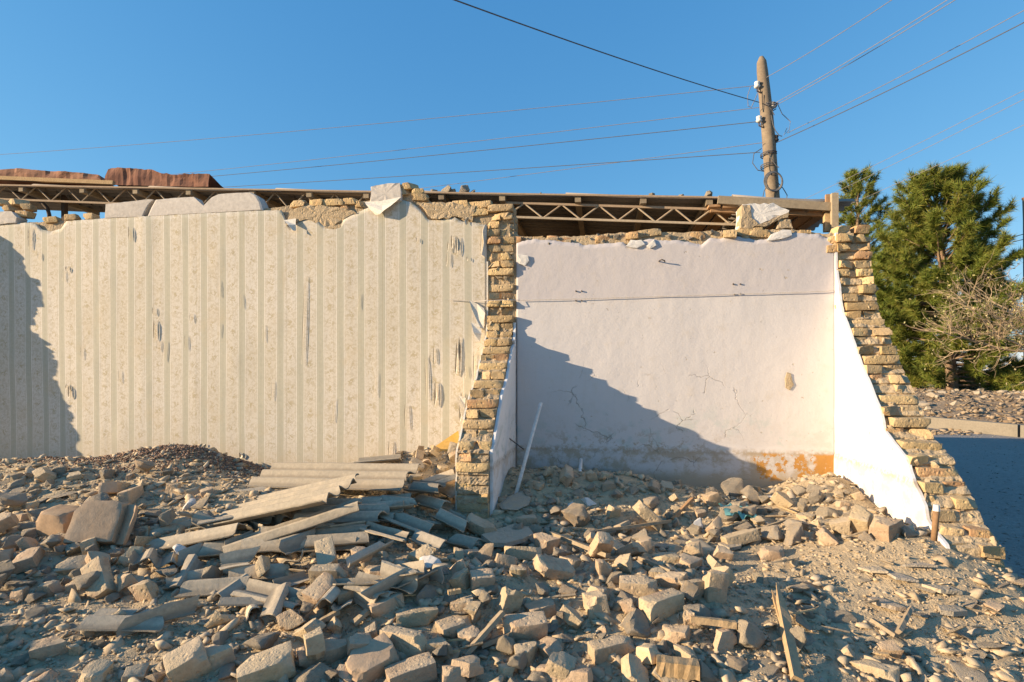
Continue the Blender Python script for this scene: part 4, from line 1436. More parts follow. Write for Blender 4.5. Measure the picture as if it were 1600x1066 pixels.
insulator(1183, 133, 1, '')
insulator(1186, 187, 1, '')
insulator(1207, 165, -1, '')
insulator(1212, 217, -1, 'dark')
for y0, y1 in ((165, 170), (236, 248), (258, 262)):     # wire lashings round the shaft
    g = MB()
    c0, c1 = P(1201, (y0 + y1) / 2, PY), None
    ring = []
    for q in range(25):
        th = q / 24 * 4 * math.pi
        rr = 0.122
        ring.append(c0 + Vector((rr * math.cos(th), rr * math.sin(th), 0.03 * (q / 12 - 1))))
    g.tube(ring, 0.008, 5)
    g.build('lashing', M['wire'], pole)
g = MB()
for tw in range(3):
    ring = []
    c0 = P(1208 + tw * 0.6, 283 + tw, PY - 0.16)
    for q in range(33):
        th = 2 * math.pi * q / 32
        ring.append(c0 + Vector((0.145 * math.cos(th) * (1 - 0.05 * tw), -0.01 * tw, 0.152 * math.sin(th))))
    g.tube(ring, 0.012, 6)
coil = g.build('cable_coil', M['wire'], pole, True)
for path in (((1205, 180), (1208, 195), (1212, 205), (1218, 212), (1222, 213)), ((1192, 192), (1190, 196), (1188, 194)), ((1198, 236), (1205, 248), (1212, 258), (1217, 262)),
             ((1190, 232), (1178, 240), (1176, 255), (1184, 266), (1194, 268)), ((1215, 285), (1224, 295), (1230, 305), (1229, 312)), ((1200, 290), (1194, 298), (1192, 308)),
             ((1197, 160), (1206, 172), (1210, 180)), ((1216, 161), (1210, 168), (1204, 172))):
    g = MB()
    g.tube([P(x, y, PY - 0.14) for x, y in path], 0.007, 5)
    g.build('loose_wire', M['wire'], pole)
for path in (((1173, 135), (1168, 150), (1169, 166), (1174, 168), (1180, 155), (1184, 145)), ((1214, 160), (1222, 178), (1235, 190), (1233, 203), (1224, 212), (1230, 200))):
    g = MB()
    g.tube([P(x, y, PY - 0.1) for x, y in path], 0.006, 5)
    g.build('jumper_wire', M['pale_wire'], pole)

def wire(name, a, b_, r_, mat, label, sag=0.0, n_=24):
    g = MB()
    a, b_ = Vector(a), Vector(b_)
    g.tube([a.lerp(b_, i / n_) - Vector((0, 0, sag * 4 * (i / n_) * (1 - i / n_))) for i in range(n_ + 1)], r_, 5)
    return tag(g.build(name, mat), label, 'wire')
def ext(a, b_, f):
    return Vector(a) + (Vector(b_) - Vector(a)) * f
pl = lambda x, y: P(x, y, PY - 0.06)
wire('overhead_wire', pl(1180, 134), ext(pl(1180, 134), P(0, 239, 14.5), 1.15), 0.005, M['pale_wire'], 'topmost of the pale wires running from the pole to the picture left', 0.10)
wire('overhead_wire', pl(1186, 168), ext(pl(1186, 168), P(260, 268, 14.5), 1.7), 0.005, M['pale_wire'], 'pale wire second from the top left of the pole, with a small knot', 0.10)
wire('overhead_wire', pl(1186, 190), ext(pl(1186, 190), P(330, 271, 14.0), 1.8), 0.006, M['wire'], 'dark thin wire third from the top left of the pole', 0.08)
wire('overhead_wire', pl(1192, 223), ext(pl(1192, 223), P(650, 292, 13), 2.2), 0.005, M['pale_wire'], 'pale wire dropping lowest from the pole to behind the roof', 0.05)
wire('overhead_wire', pl(1188, 238), ext(pl(1188, 238), P(330, 290, 14.0), 1.9), 0.006, M['wire'], 'dark lowest wire running from the pole just above the roof', 0.06)
wire('overhead_cable', pl(1186, 160), ext(pl(1186, 160), P(730, 0, 5.0), 1.3), 0.0065, M['wire'], 'thick black cable rising steeply from the pole to the top edge', 0.06)
wire('overhead_wire', pl(1196, 122), ext(pl(1196, 122), P(1386, 0, 7.0), 1.4), 0.005, M['pale_wire'], 'uppermost pale wire rising from the pole to the sky', 0.05)
wire('overhead_wire', pl(1208, 163), ext(pl(1208, 163), P(1472, 0, 6.6), 1.4), 0.005, M['pale_wire'], 'upper of two close pale wires rising from the pole', 0.05)
wire('overhead_wire', pl(1210, 166), ext(pl(1210, 166), P(1484, 0, 6.6), 1.4), 0.005, M['pale_wire'], 'lower of two close pale wires rising from the pole', 0.05)
wire('overhead_wire', pl(1230, 208), ext(pl(1230, 208), P(1600, 10, 6.6), 1.4), 0.005, M['pale_wire'], 'pale wire rising from the pole to the upper corner of the sky', 0.06)
wire('overhead_wire', pl(1213, 223), ext(pl(1213, 223), P(1600, 29, 6.6), 1.4), 0.0065, M['wire'], 'dark lowest wire rising from the pole to the sky', 0.06)
for (x0, y0), (x1, y1), lb in (((1250, 312), (1600, 138), 'far thin wire, upper of the pair slanting behind the pines'), ((1275, 312), (1600, 152), 'far thin wire, lower of the pair slanting behind the pines'),
                               ((1320, 320), (1600, 192), 'far thin wire slanting lowest behind the tall pines')):
    a, c = P(x0, y0, 24), P(x1, y1, 15)
    wire('far_wire', ext(c, a, 1.4), ext(a, c, 1.3), 0.008, M['pale_wire'], lb, 0.1)
for dy, lb in ((0, 'upper of two dark cables passing behind the big pine'), (8, 'lower of two dark cables passing behind the big pine')):
    a, c = P(1480, 396 + dy, 34), P(1600, 366 + dy, 31)
    wire('far_cable', ext(c, a, 1.6), ext(a, c, 1.4), 0.022, M['wire'], lb, 0.0)
g = MB()
g.tube([P(1603, 620, 30), P(1602, 345, 30), P(1601, 312, 30)], 0.10, 8)
fp = tag(g.build('far_post', M['old_wood']), 'grey far post with a red tip at the picture edge', 'post')
g = MB()
g.tube([P(1601, 312, 30), P(1601, 309, 30)], 0.13, 8)
g.build('tip', M['rust'], fp)

# ------------------------------------------------------------------ trees
import numpy as np
class Tufts:
    def __init__(s, seed):
        s.c, s.d, s.r, s.n = [], [], [], []
        s.rs = np.random.RandomState(seed)

    def add(s, c, d, rad, n_):
        d = d.normalized()
        s.c.append(tuple(c))
        s.d.append(tuple(d))
        s.r.append(rad)
        s.n.append(n_)

    def build(s, name, mat, parent):
        rs = s.rs
        n_ = np.array(s.n)
        C = np.repeat(np.array(s.c), n_, 0)
        D = np.repeat(np.array(s.d), n_, 0)
        Rr = np.repeat(np.array(s.r), n_)[:, None]
        N = len(C)
        unit = lambda a: a / np.maximum(np.linalg.norm(a, axis=1), 1e-6)[:, None]
        q = unit(unit(rs.normal(size=(N, 3))) + D * 0.8 + np.array([0, 0, 0.2]))
        sd = unit(np.cross(q, rs.normal(size=(N, 3)))) * Rr * 0.034
        st = C + D * rs.uniform(-0.7, 0.3, (N, 1)) * Rr
        tip = st + q * Rr * rs.uniform(0.6, 1.15, (N, 1))
        V = np.stack((st - sd, st + sd, tip), 1).reshape(-1, 3)
        me = bpy.data.meshes.new(name)
        me.vertices.add(3 * N)
        me.vertices.foreach_set('co', V.astype(np.float32).ravel())
        me.loops.add(3 * N)
        me.loops.foreach_set('vertex_index', np.arange(3 * N, dtype=np.int32))
        me.polygons.add(N)
        me.polygons.foreach_set('loop_start', np.arange(0, 3 * N, 3, dtype=np.int32))
        me.update(calc_edges=True)
        me.materials.append(mat)
        return link(name, me, parent)

def pine(base, top, rmax, label, seed, low=0.04, prof=None, stems=1, dens=1.0):
    rng = random.Random(seed)
    t = thing('pine_tree', label, 'tree', base, 'pines beyond the road')
    hgt = (Vector(top) - Vector(base)).length
    base, top = Vector(base), Vector(top)
    wood, nd = MB(), Tufts(seed)
    for s_ in range(stems):
        off = Vector((rng.uniform(-0.5, 0.5), rng.uniform(-0.3, 0.3), 0)) if s_ else Vector((0, 0, 0))
        pts = []
        for i in range(13):
            f = i / 12
            p = base.lerp(top, f) + off * (1 + 2.0 * f) * (1 if s_ else 0) + Vector((0.25 * nz(f * 3, seed + s_), 0.25 * nz(f * 3, seed + 9 + s_), 0)) * f
            if s_:
                p = base + (p - base) * 0.75
            pts.append(p)
        wood.tube(pts, [0.24 * hgt / 12 * (1 - 0.93 * i / 12) + 0.015 for i in range(13)], 8)
    nb_ = int(hgt * 11 * dens)
    for b in range(nb_):
        f = low + (1 - low) * ((b + rng.random()) / nb_)
        p = base.lerp(top, f)
        az = b * 2.399 + rng.uniform(-0.5, 0.5)
        R_ = rmax * lerp_list(prof, f) * rng.uniform(0.6, 1.12)
        d = Vector((math.cos(az), math.sin(az), 0))
        up = lerp_list([(0, -0.16), (0.1, -0.14), (0.25, 0.05), (0.6, 0.35), (1, 1.1)], f) + rng.uniform(-0.12, 0.18)
        bp = []
        for i in range(7):
            q = i / 6
            bp.append(p + d * R_ * q + Vector((0, 0, R_ * (up * q + 0.22 * q * q))) + Vector((nz(q * 2, b, seed), nz(q * 2, b + 50, seed), nz(q * 2, b + 90, seed))) * 0.18 * q * R_ * 0.5)
        r0 = 0.018 + 0.018 * R_
        wood.tube(bp, [r0 * (1 - 0.85 * i / 6) for i in range(7)], 4, False)
        ntw = max(3, int(R_ * 6.0 * dens))
        for k_ in range(ntw):
            q = rng.uniform(0.28, 1.0) ** 0.8
            i = min(5, int(q * 6))
            o_ = bp[i].lerp(bp[i + 1], q * 6 - i)
            tang = (bp[i + 1] - bp[i]).normalized()
            sd = (tang + Vector((rng.gauss(0, 0.7), rng.gauss(0, 0.7), rng.gauss(0.25, 0.5)))).normalized()
            L_ = rng.uniform(0.25, 0.65) * (1.1 - 0.5 * q)
            e_ = o_ + sd * L_
            wood.tube([o_, e_], [0.012, 0.006], 3, False)
            nd.add(e_, sd, rng.uniform(0.28, 0.46), 52)
            nd.add(o_.lerp(e_, 0.5), sd, rng.uniform(0.24, 0.36), 32)
        nd.add(bp[-1], bp[-1] - bp[-2], 0.42, 56)
    nd.add(top, Vector((0, 0, 1)), 0.45, 60)
    wood.build('trunk', M['bark'], t, True)
    nd.build('crown', M['needles'], t)
    return t
GZ = -0.45
def at_ground(px, Y, z=GZ):
    return Vector(((px - CX) / F * Y, Y, z))
Yp = 29.0
pine(at_ground(1490, Yp), P(1462, 292, Yp), 3.4, 'largest bushy pine standing beyond the road', 4, 0.05, [(0, 0.95), (0.10, 1.08), (0.35, 1.0), (0.55, 0.86), (0.75, 0.66), (0.9, 0.44), (1, 0.1)], 3, 1.45)
pine(at_ground(1404, 31.5), P(1414, 372, 31.5), 2.8, 'shorter dense pine tucked against the side of the largest pine', 8, 0.05, [(0, 0.8), (0.3, 1.0), (0.6, 0.8), (0.85, 0.5), (1, 0.1)], 1, 1.0)
pine(at_ground(1342, 35), P(1338, 280, 35), 2.3, 'slim pine rising right behind the end of the roof', 15, 0.25, [(0, 0.8), (0.3, 1.0), (0.6, 0.85), (0.85, 0.55), (1, 0.15)], 1, 0.8)
pine(at_ground(1525, 33.0), P(1516, 400, 33.0), 2.2, 'pine half hidden behind the largest pine and the bare tree', 23, 0.05, [(0, 0.8), (0.3, 1.0), (0.6, 0.85), (0.85, 0.5), (1, 0.1)], 1, 0.9)

def bare_tree(base, label, seed):
    rng = random.Random(seed)
    t = thing('bare_tree', label, 'tree', base)
    wood, tw, lf = MB(), MB(), MB()
    def grow(p, d, L_, r_, lvl):
        pts = [p]
        q = p.copy()
        dd = d.copy()
        for i in range(5):
            dd = (dd + Vector((rng.gauss(0, 0.24), rng.gauss(0, 0.24), rng.gauss(0.05, 0.2)))).normalized()
            q = q + dd * L_ / 5
            pts.append(q.copy())
        (wood if lvl < 2 else tw).tube(pts, [r_ * (1 - 0.55 * i / 5) for i in range(6)], 6 if lvl < 2 else 3, False)
        if lvl >= 4:
            if rng.random() < 0.35:
                for _ in range(3):
                    c = q + Vector((rng.gauss(0, 0.12), rng.gauss(0, 0.12), rng.gauss(0, 0.12)))
                    a = Vector((rng.gauss(0, 1), rng.gauss(0, 1), rng.gauss(0, 1))).normalized() * 0.05
                    b = Vector((rng.gauss(0, 1), rng.gauss(0, 1), rng.gauss(0, 1))).normalized() * 0.03
                    lf.add([c - a, c + b, c + a, c - b], [(0, 1, 2, 3)])
            return
        for k_ in range({0: 6, 1: 7, 2: 5, 3: 5}[lvl]):
            i = rng.randint(2, 5)
            nd_ = (dd + Vector((rng.gauss(0, 0.75), rng.gauss(0, 0.75), rng.gauss(0.1, 0.6)))).normalized()
            grow(pts[i], nd_, L_ * rng.uniform(0.5, 0.78), r_ * 0.55, lvl + 1)
    b0 = Vector(base)
    wood.tube([b0, b0 + Vector((-0.1, 0, 1.1)), b0 + Vector((-0.05, 0, 2.2))], [0.24, 0.2, 0.17], 8)
    top = b0 + Vector((-0.05, 0, 2.2))
    for d, L_ in ((Vector((-1, 0.1, 0.45)), 2.3), (Vector((-0.6, -0.3, 0.9)), 2.2), (Vector((-0.9, 0.3, -0.12)), 2.2), (Vector((0.2, 0, 1)), 1.8), (Vector((0.8, 0, 0.6)), 1.6)):
        grow(top, d.normalized(), L_ * 0.95, 0.05, 1)
    wood.build('trunk', M['twig'], t, True)
    tw.build('twigs', M['twig'], t)
    lf.build('dry_leaves', M['dry_leaf'], t)
bare_tree(at_ground(1632, 19.0, -0.4), 'bare grey tree with tangled dry twigs at the picture edge', 5)

# stones and litter on the bank beyond the kerb
BANK = []
rng = random.Random(77)
for i in range(46):
    Y = rng.uniform(17, 30)
    px = rng.uniform(1440, 1610)
    s_ = rng.uniform(0.12, 0.42)
    x = (px - CX) / F * Y
    k0 = lerp_list([(b, a) for a, b in kx], Y)
    if x < k0 + 0.4:
        continue
    o = put(rng.choice(RB['chunk']), 'bank_stone', (x, Y, -0.28 + min(0.5, (x - k0) * 0.07) + 0.1 * s_), (rng.uniform(-0.4, 0.4), rng.uniform(-0.4, 0.4), rng.random() * 6), s_)
    BANK.append((px, o))

# ------------------------------------------------------------------ rubble: hand-placed pieces
FOOT = []                                            # footprints already taken: x, y, radius

def frame_rot(yaw, pitch=0.0, roll=0.0):
    return (Matrix.Rotation(R(yaw), 3, 'Z') @ Matrix.Rotation(-R(pitch), 3, 'Y') @ Matrix.Rotation(R(roll), 3, 'X')).to_euler()

def low_point(me, rot, sc3):
    m_ = rot.to_matrix()
    return min((m_ @ Vector((v.co.x * sc3[0], v.co.y * sc3[1], v.co.z * sc3[2]))).z for v in me.vertices)

def piece(px, py, dims, yaw, pitch, roll, kind, label, name, cat, mat=None, seed=0, sink=0.024, lift=0.0):
    """a single brick or lump standing on the ground at a pixel (the foot of the piece)"""
    k_ = 0.8 if py > 1030 else (0.84 if py > 880 else 0.9)
    dims = tuple(d_ * k_ for d_ in dims)
    p = gp(px, py)
    if kind == 'box':
        vf = rough_box(dims[0], dims[1], dims[2], seed + 900, 0.004, 0.0045, 0.0, 7, 0.05)
        me = mesh_of(name, vf, mat or M['brick'], True)
        sc3 = (1, 1, 1)
    elif kind == 'cutbox':
        vf = rough_box(dims[0], dims[1], dims[2], seed + 900, 0.004, 0.0055, dims[0] * 0.22, 7, 0.05)
        me = mesh_of(name, vf, mat or M['brick'], True)
        sc3 = (1, 1, 1)
    else:
        vf = hull_rock(seed + 700, 20, (1.0, 1.0, 1.0), 0.03)
        me = mesh_of(name, vf, mat or M['chunk'], True)
        sc3 = dims
    rot = frame_rot(yaw, pitch, roll)
    o = link(name, me)
    o.rotation_euler = rot
    o.scale = sc3
    z = H(p.x, p.y) - low_point(me, rot, sc3) - sink + lift
    # the pixel marks the near foot: step back half the depth
    o.location = (p.x, p.y + min(dims[0], dims[1]) * 0.35, z)
    FOOT.append((p.x, p.y + min(dims[0], dims[1]) * 0.35, 0.42 * max(dims[0], dims[1])))
    tag(o, label, cat)
    return o

BR, ST = 'brick', 'stone'
HERO = [
 (820, 1003, (0.255, 0.12, 0.115), 6, 4, 12, 'box', 'whole dusty yellow brick lying level across the front of the rubble', 'brick', BR),
 (650, 976, (0.25, 0.12, 0.085), 14, 3, -8, 'box', 'whole pitted brick lying alone before the corrugated shards', 'brick', BR),
 (500, 1042, (0.27, 0.13, 0.10), 28, 6, 6, 'box', 'long dusty brick tilted on bare dirt near the bottom edge', 'brick', BR),
 (598, 962, (0.21, 0.12, 0.10), 38, 10, 0, 'box', 'tan brick tilted up beside a pitted whole brick', 'brick', BR),
 (500, 950, (0.19, 0.14, 0.12), 58, 24, 10, 'box', 'pinkish block propped up below the curved cement shards', 'block', BR),
 (540, 945, (0.17, 0.12, 0.11), 40, 8, 10, 'cutbox', 'brown half brick leaning against the pinkish propped block', 'brick', BR),
 (513, 916, (0.24, 0.08, 0.14), 2, 0, 12, 'box', 'wide tan block standing on edge below the sheet pile', 'block', BR),
 (585, 912, (0.16, 0.12, 0.11), -8, 0, 0, 'cutbox', 'rough tan brick end beside the wide block on edge', 'brick', BR),
 (640, 925, (0.24, 0.14, 0.10), 12, 2, 5, 'box', 'mortar covered brick pair lying below the half pipe shards', 'brick', BR),
 (664, 945, (0.17, 0.14, 0.13), 30, 10, 20, 'rock', 'pale lump of mortar on a brick in the centre of the rubble', 'mortar_lump', 'lump'),
 (797, 962, (0.19, 0.11, 0.115), 20, 68, 0, 'cutbox', 'yellow brick end standing upright in the centre of the rubble', 'brick', BR),
 (753, 925, (0.15, 0.13, 0.12), 12, 0, 5, 'box', 'brown square block beside a pale blue plaster scrap', 'block', BR),
 (850, 965, (0.22, 0.12, 0.08), 22, 6, 0, 'cutbox', 'flat tan brick behind the whole dusty yellow brick', 'brick', BR),
 (958, 1030, (0.26, 0.10, 0.09), 17, 5, 0, 'box', 'long narrow brick lying aslant near the bottom centre', 'brick', BR),
 (935, 966, (0.15, 0.11, 0.14), 10, 6, -6, 'cutbox', 'orange tan brick end standing on its cut face', 'brick', BR),
 (1120, 942, (0.20, 0.10, 0.13), 8, 84, 0, 'box', 'brown brick standing on end at the edge of the clear dirt', 'brick', BR),
 (1210, 874, (0.17, 0.11, 0.085), -8, 0, 4, 'box', 'single tan brick lying alone on the clear dirt', 'brick', BR),
 (1000, 932, (0.24, 0.12, 0.10), -12, 4, 5, 'box', 'pitted yellow brick in the middle of the rubble before the white room', 'brick', BR),
 (1052, 922, (0.20, 0.09, 0.08), -38, 10, 10, 'box', 'worn yellow brick slanting down beside the pitted one', 'brick', BR),
 (862, 1034, (0.19, 0.11, 0.09), -58, 12, 15, 'cutbox', 'reddish crumbling brick leaning beside the whole yellow brick', 'brick', BR),
 (824, 1042, (0.14, 0.11, 0.11), 6, 6, 0, 'cutbox', 'small square tan brick below the whole yellow brick', 'brick', BR),
 (1014, 1040, (0.19, 0.10, 0.09), -65, 22, 0, 'box', 'brick tipped on end beside the long narrow brick', 'brick', BR),
 (1058, 1010, (0.15, 0.10, 0.09), -30, 10, 0, 'box', 'half brick with a bright face left of the knobbly mortar lump', 'brick', BR),
 (1002, 1000, (0.18, 0.15, 0.15), 30, 0, 0, 'rock', 'round grey mortar lump behind the long narrow brick', 'mortar_lump', 'lump'),
 (903, 828, (0.23, 0.20, 0.19), 30, 0, 20, 'rock', 'large pale rounded stone in the white room', 'pale_stone', ST),
 (890, 797, (0.13, 0.11, 0.04), 20, 25, 20, 'rock', 'white plaster slab leaning behind the large pale stone', 'plaster_scrap', 'scrap'),
 (856, 866, (0.16, 0.14, 0.13), 20, 8, 12, 'cutbox', 'dusty tan block in front of the white room heap', 'block', BR),
 (822, 824, (0.17, 0.10, 0.09), 6, 0, 0, 'box', 'brown brick lying next to the partition stub', 'brick', BR),
 (1042, 882, (0.18, 0.11, 0.085), -6, 0, 0, 'box', 'pink faced brick lying at the edge of the clear dirt', 'brick', BR),
 (945, 905, (0.10, 0.08, 0.14), 10, 4, 0, 'cutbox', 'narrow yellow brick scrap standing on end mid rubble', 'brick', BR),
 (1392, 842, (0.17, 0.14, 0.13), 25, 8, 5, 'cutbox', 'tan block lying before the foot of the side wall', 'block', BR),
 (1352, 832, (0.15, 0.12, 0.14), 40, 30, 5, 'box', 'yellow block leaning in the corner heap', 'block', BR),
 (1322, 838, (0.14, 0.12, 0.11), -30, 20, 5, 'cutbox', 'tan broken brick at the front of the corner heap', 'brick', BR),
 (1300, 812, (0.18, 0.12, 0.11), -30, 10, 10, 'rock', 'large angular stone high in the corner heap', 'stone', ST),
 (1282, 792, (0.14, 0.12, 0.13), 0, 0, 0, 'rock', 'rounded tan stone at the back of the corner heap', 'stone', ST),
 (1140, 820, (0.25, 0.15, 0.13), -20, 14, 25, 'rock', 'big grey slab of masonry with a white face in the white room', 'masonry_chunk', 'masonry block'),
 (1092, 828, (0.10, 0.03, 0.11), 10, 0, -12, 'rock', 'white faced plaster scrap against the grey masonry slab', 'plaster_scrap', 'scrap'),
 (1112, 778, (0.12, 0.11, 0.11), 0, 0, 0, 'rock', 'round brown stone near the foot of the pinkish wall', 'stone', ST),
 (1056, 760, (0.14, 0.10, 0.09), 0, 0, 0, 'rock', 'brown stone resting against the pinkish wall', 'stone', ST),
 (1024, 772, (0.16, 0.14, 0.14), 30, 0, 0, 'rock', 'dark grey pointed stone against the pinkish wall', 'stone', ST),
 (1022, 800, (0.19, 0.14, 0.13), 60, 0, 0, 'rock', 'dark angular stone in the shaded heap of the white room', 'stone', ST),
 (140, 858, (0.33, 0.31, 0.17), 6, 0, 58, 'box', 'big brown adobe block tilted toward the viewer', 'adobe_block', 'block'),
 (86, 836, (0.27, 0.19, 0.19), -14, 0, 8, 'box', 'tan adobe block beside the big brown tilted block', 'adobe_block', 'block'),
 (190, 846, (0.24, 0.03, 0.30), -24, 8, -28, 'box', 'brown board leaning against the big tilted block', 'leaning_board', 'board'),
 (132, 922, (0.23, 0.13, 0.075), 16, 4, 0, 'box', 'mortar crusted brick lying below the big tilted block', 'brick', BR),
 (108, 898, (0.21, 0.15, 0.07), 30, 0, 20, 'box', 'flat brown tile propped below the big tilted block', 'brick', BR),
 (76, 934, (0.13, 0.10, 0.10), 6, 0, 0, 'cutbox', 'small square brick end in the shaded rubble', 'brick', BR),
 (22, 922, (0.20, 0.13, 0.10), -4, 0, 0, 'rock', 'smooth grey stone at the picture edge in the shaded rubble', 'stone', ST),
 (285, 1068, (0.19, 0.15, 0.15), 35, 20, 15, 'box', 'bright faced square block at the bottom edge', 'block', BR),
 (332, 1048, (0.17, 0.14, 0.11), 30, 12, 0, 'cutbox', 'dark brown block behind the bright faced square block', 'block', BR),
 (410, 1072, (0.28, 0.15, 0.12), 25, 10, 10, 'box', 'long block lying cut off by the bottom edge', 'block', BR),
 (575, 1068, (0.27, 0.19, 0.11), 38, 12, 14, 'box', 'large smooth grey block tilted at the bottom edge', 'block', BR),
 (640, 1078, (0.26, 0.14, 0.12), 25, 8, 0, 'box', 'thick grey brick at the bottom edge beside the smooth block', 'brick', BR),
 (710, 998, (0.20, 0.13, 0.09), 30, 5, 0, 'box', 'flat yellow brick overlapping another left of the whole brick', 'brick', BR),
 (738, 1014, (0.17, 0.12, 0.10), 20, 8, 10, 'cutbox', 'chipped yellow brick under the flat overlapping brick', 'brick', BR),
 (688, 1034, (0.17, 0.12, 0.12), -4, 0, 0, 'cutbox', 'square pale block with a chipped top by dry sticks', 'block', BR),
 (1172, 1018, (0.24, 0.18, 0.19), 60, 0, 20, 'rock', 'knobbly pale mortar lump beside the splintered plank', 'mortar_lump', 'lump'),
 (1254, 1022, (0.11, 0.10, 0.16), 10, 0, 0, 'rock', 'upright pale stone right of the splintered plank', 'stone', ST),
 (1098, 985, (0.19, 0.15, 0.15), 10, 0, 0, 'rock', 'crumbly grey lump under the standing brown brick', 'mortar_lump', 'lump'),
 (1372, 1058, (0.23, 0.09, 0.07), -42, 4, 0, 'box', 'long grey brick lying aslant on the small stones', 'brick', BR),
 (1328, 1028, (0.12, 0.09, 0.07), -32, 0, 0, 'cutbox', 'tan brick end before the long grey aslant brick', 'brick', BR),
 (1318, 975, (0.20, 0.14, 0.07), -10, 0, 0, 'rock', 'half buried pale stone in the clear dirt', 'stone', ST),
 (1154, 1052, (0.12, 0.10, 0.09), 10, 0, 0, 'rock', 'reddish stone below the knobbly mortar lump', 'stone', ST),
 (1110, 1072, (0.15, 0.13, 0.11), 10, 0, 0, 'rock', 'rough pale lump at the bottom edge beside a sawn wood block', 'mortar_lump', 'lump'),
 (430, 790, (0.05, 0.05, 0.03), 10, 0, 0, 'rock', 'small pale scrap lying on the big corrugated sheet', 'plaster_scrap', 'scrap'),
]
for i, (px, py, dm, ya, pi_, ro, kd, lb, nm, ct) in enumerate(HERO):
    mt = None
    if 'adobe' in nm or 'board' in nm or 'smooth grey block' in lb:
        mt = M['adobe'] if 'adobe' in M else None
    if lb.startswith('white') and kd == 'rock':
        mt = M['white_chunk']
    piece(px, py, dm, ya, pi_, ro, kd, lb, nm, ct, mt, i)

# flat pinkish render slab at the foot of the partition
def flat_px(name, pts, th, mat, label, cat, lift=0.03, tilt=0.0):
    ps = [gp(x, y) for x, y in pts]
    c = sum(ps, Vector()) / len(ps)
    up = [Vector((p.x, p.y, H(c.x, c.y) + lift + tilt * (p.x - c.x) + 0.006 * nz(p.x * 9, p.y * 9))) for p in ps]
    n_ = len(up)
    vs = up + [p - Vector((0, 0, th)) for p in up]
    fs = [tuple(range(n_)), tuple(range(2 * n_ - 1, n_ - 1, -1))] + [(i, n_ + i, n_ + (i + 1) % n_, (i + 1) % n_) for i in range(n_)]
    return tag(mk(name, vs, fs, mat), label, cat)
flat_px('render_flake', [(752, 848), (775, 838), (802, 828), (826, 834), (834, 850), (818, 858), (790, 866), (768, 862)], 0.03, M['chunk'], 'flat pinkish slab of render at the foot of the partition', 'slab', 0.05)
flat_px('render_flake', [(1340, 895), (1372, 888), (1388, 905), (1360, 903)], 0.012, M['chunk'], 'thin pointed plaster flake lying on the clear dirt', 'flake', 0.03, 0.1)
flat_px('render_flake', [(1382, 900), (1402, 898), (1436, 918), (1400, 920)], 0.014, M['chunk'], 'broad thin plaster flake lying on the clear dirt', 'flake', 0.03, -0.06)
flat_px('render_flake', [(1410, 892), (1440, 886), (1466, 894), (1430, 897)], 0.012, M['chunk'], 'long thin plaster flake by the foot of the side wall', 'flake', 0.03, 0.05)
flat_px('render_flake', [(1356, 944), (1372, 940), (1416, 962), (1400, 966), (1370, 955)], 0.02, M['chunk'], 'jagged plaster flake in the small stones', 'flake', 0.03, -0.05)
flat_px('render_flake', [(1440, 922), (1480, 918), (1504, 934), (1470, 938)], 0.02, M['chunk'], 'wide plaster flake half sunk in the dirt slope', 'flake', 0.025, -0.05)
flat_px('render_flake', [(1465, 955), (1495, 950), (1512, 966), (1490, 972), (1470, 964)], 0.025, M['chunk'], 'thick pale flake on the dirt slope above the corner', 'flake', 0.03, -0.05)
flat_px('render_flake', [(1122, 856), (1160, 846), (1158, 862), (1140, 866)], 0.02, M['chunk'], 'flat tan tile beside the lone brick on the dirt', 'flake', 0.03, 0.05)

# ochre board leaning on the wallpaper next to the partition
def board_pts(name, pts, th, mat, label, cat):
    n_ = len(pts)
    nrm = (pts[1] - pts[0]).cross(pts[2] - pts[0]).normalized()
    vs = pts + [p + nrm * th for p in pts]
    fs = [tuple(range(n_))[::-1], tuple(range(n_, 2 * n_))] + [(i, (i + 1) % n_, n_ + (i + 1) % n_, n_ + i) for i in range(n_)]
    return tag(mk(name, vs, fs, mat), label, cat)
vw = lambda x, y, v: W(*(lambda q: (q[0], v, q[1]))(on_v(x, y, v)))
board_pts('ochre_board', [vw(676, 722, 0.42), vw(676, 700, 0.36), vw(716, 673, 0.26), vw(722, 722, 0.42)], 0.015, M['ochre'], 'ochre painted board leaning in the corner behind the partition', 'board')

# white pipe leaning in the right room, and a stub
def rod(name, a, b_, r_, mat, label, cat, n_=8):
    g = MB()
    g.tube([a, Vector(a).lerp(Vector(b_), 0.5), b_], r_, n_)
    return tag(g.build(name, mat, None, True), label, cat)
rod('leaning_pipe', gp(802, 778) + Vector((0, 0.0, -0.05)), vw(845, 630, 0.30), 0.017, M['pvc'], 'thin white pipe leaning beside the partition stub', 'pipe')
rod('pipe_end', gp(904, 752) + Vector((0, 0, -0.05)), vw(908, 718, 0.12), 0.017, M['pvc'], 'short white pipe end sticking out of the shaded heap', 'pipe')
rod('bent_cable', vw(785, 677, 0.5), vw(818, 702, 0.15), 0.006, M['wire'], 'short dark cable poking out beside the leaning white pipe', 'cable', 5)

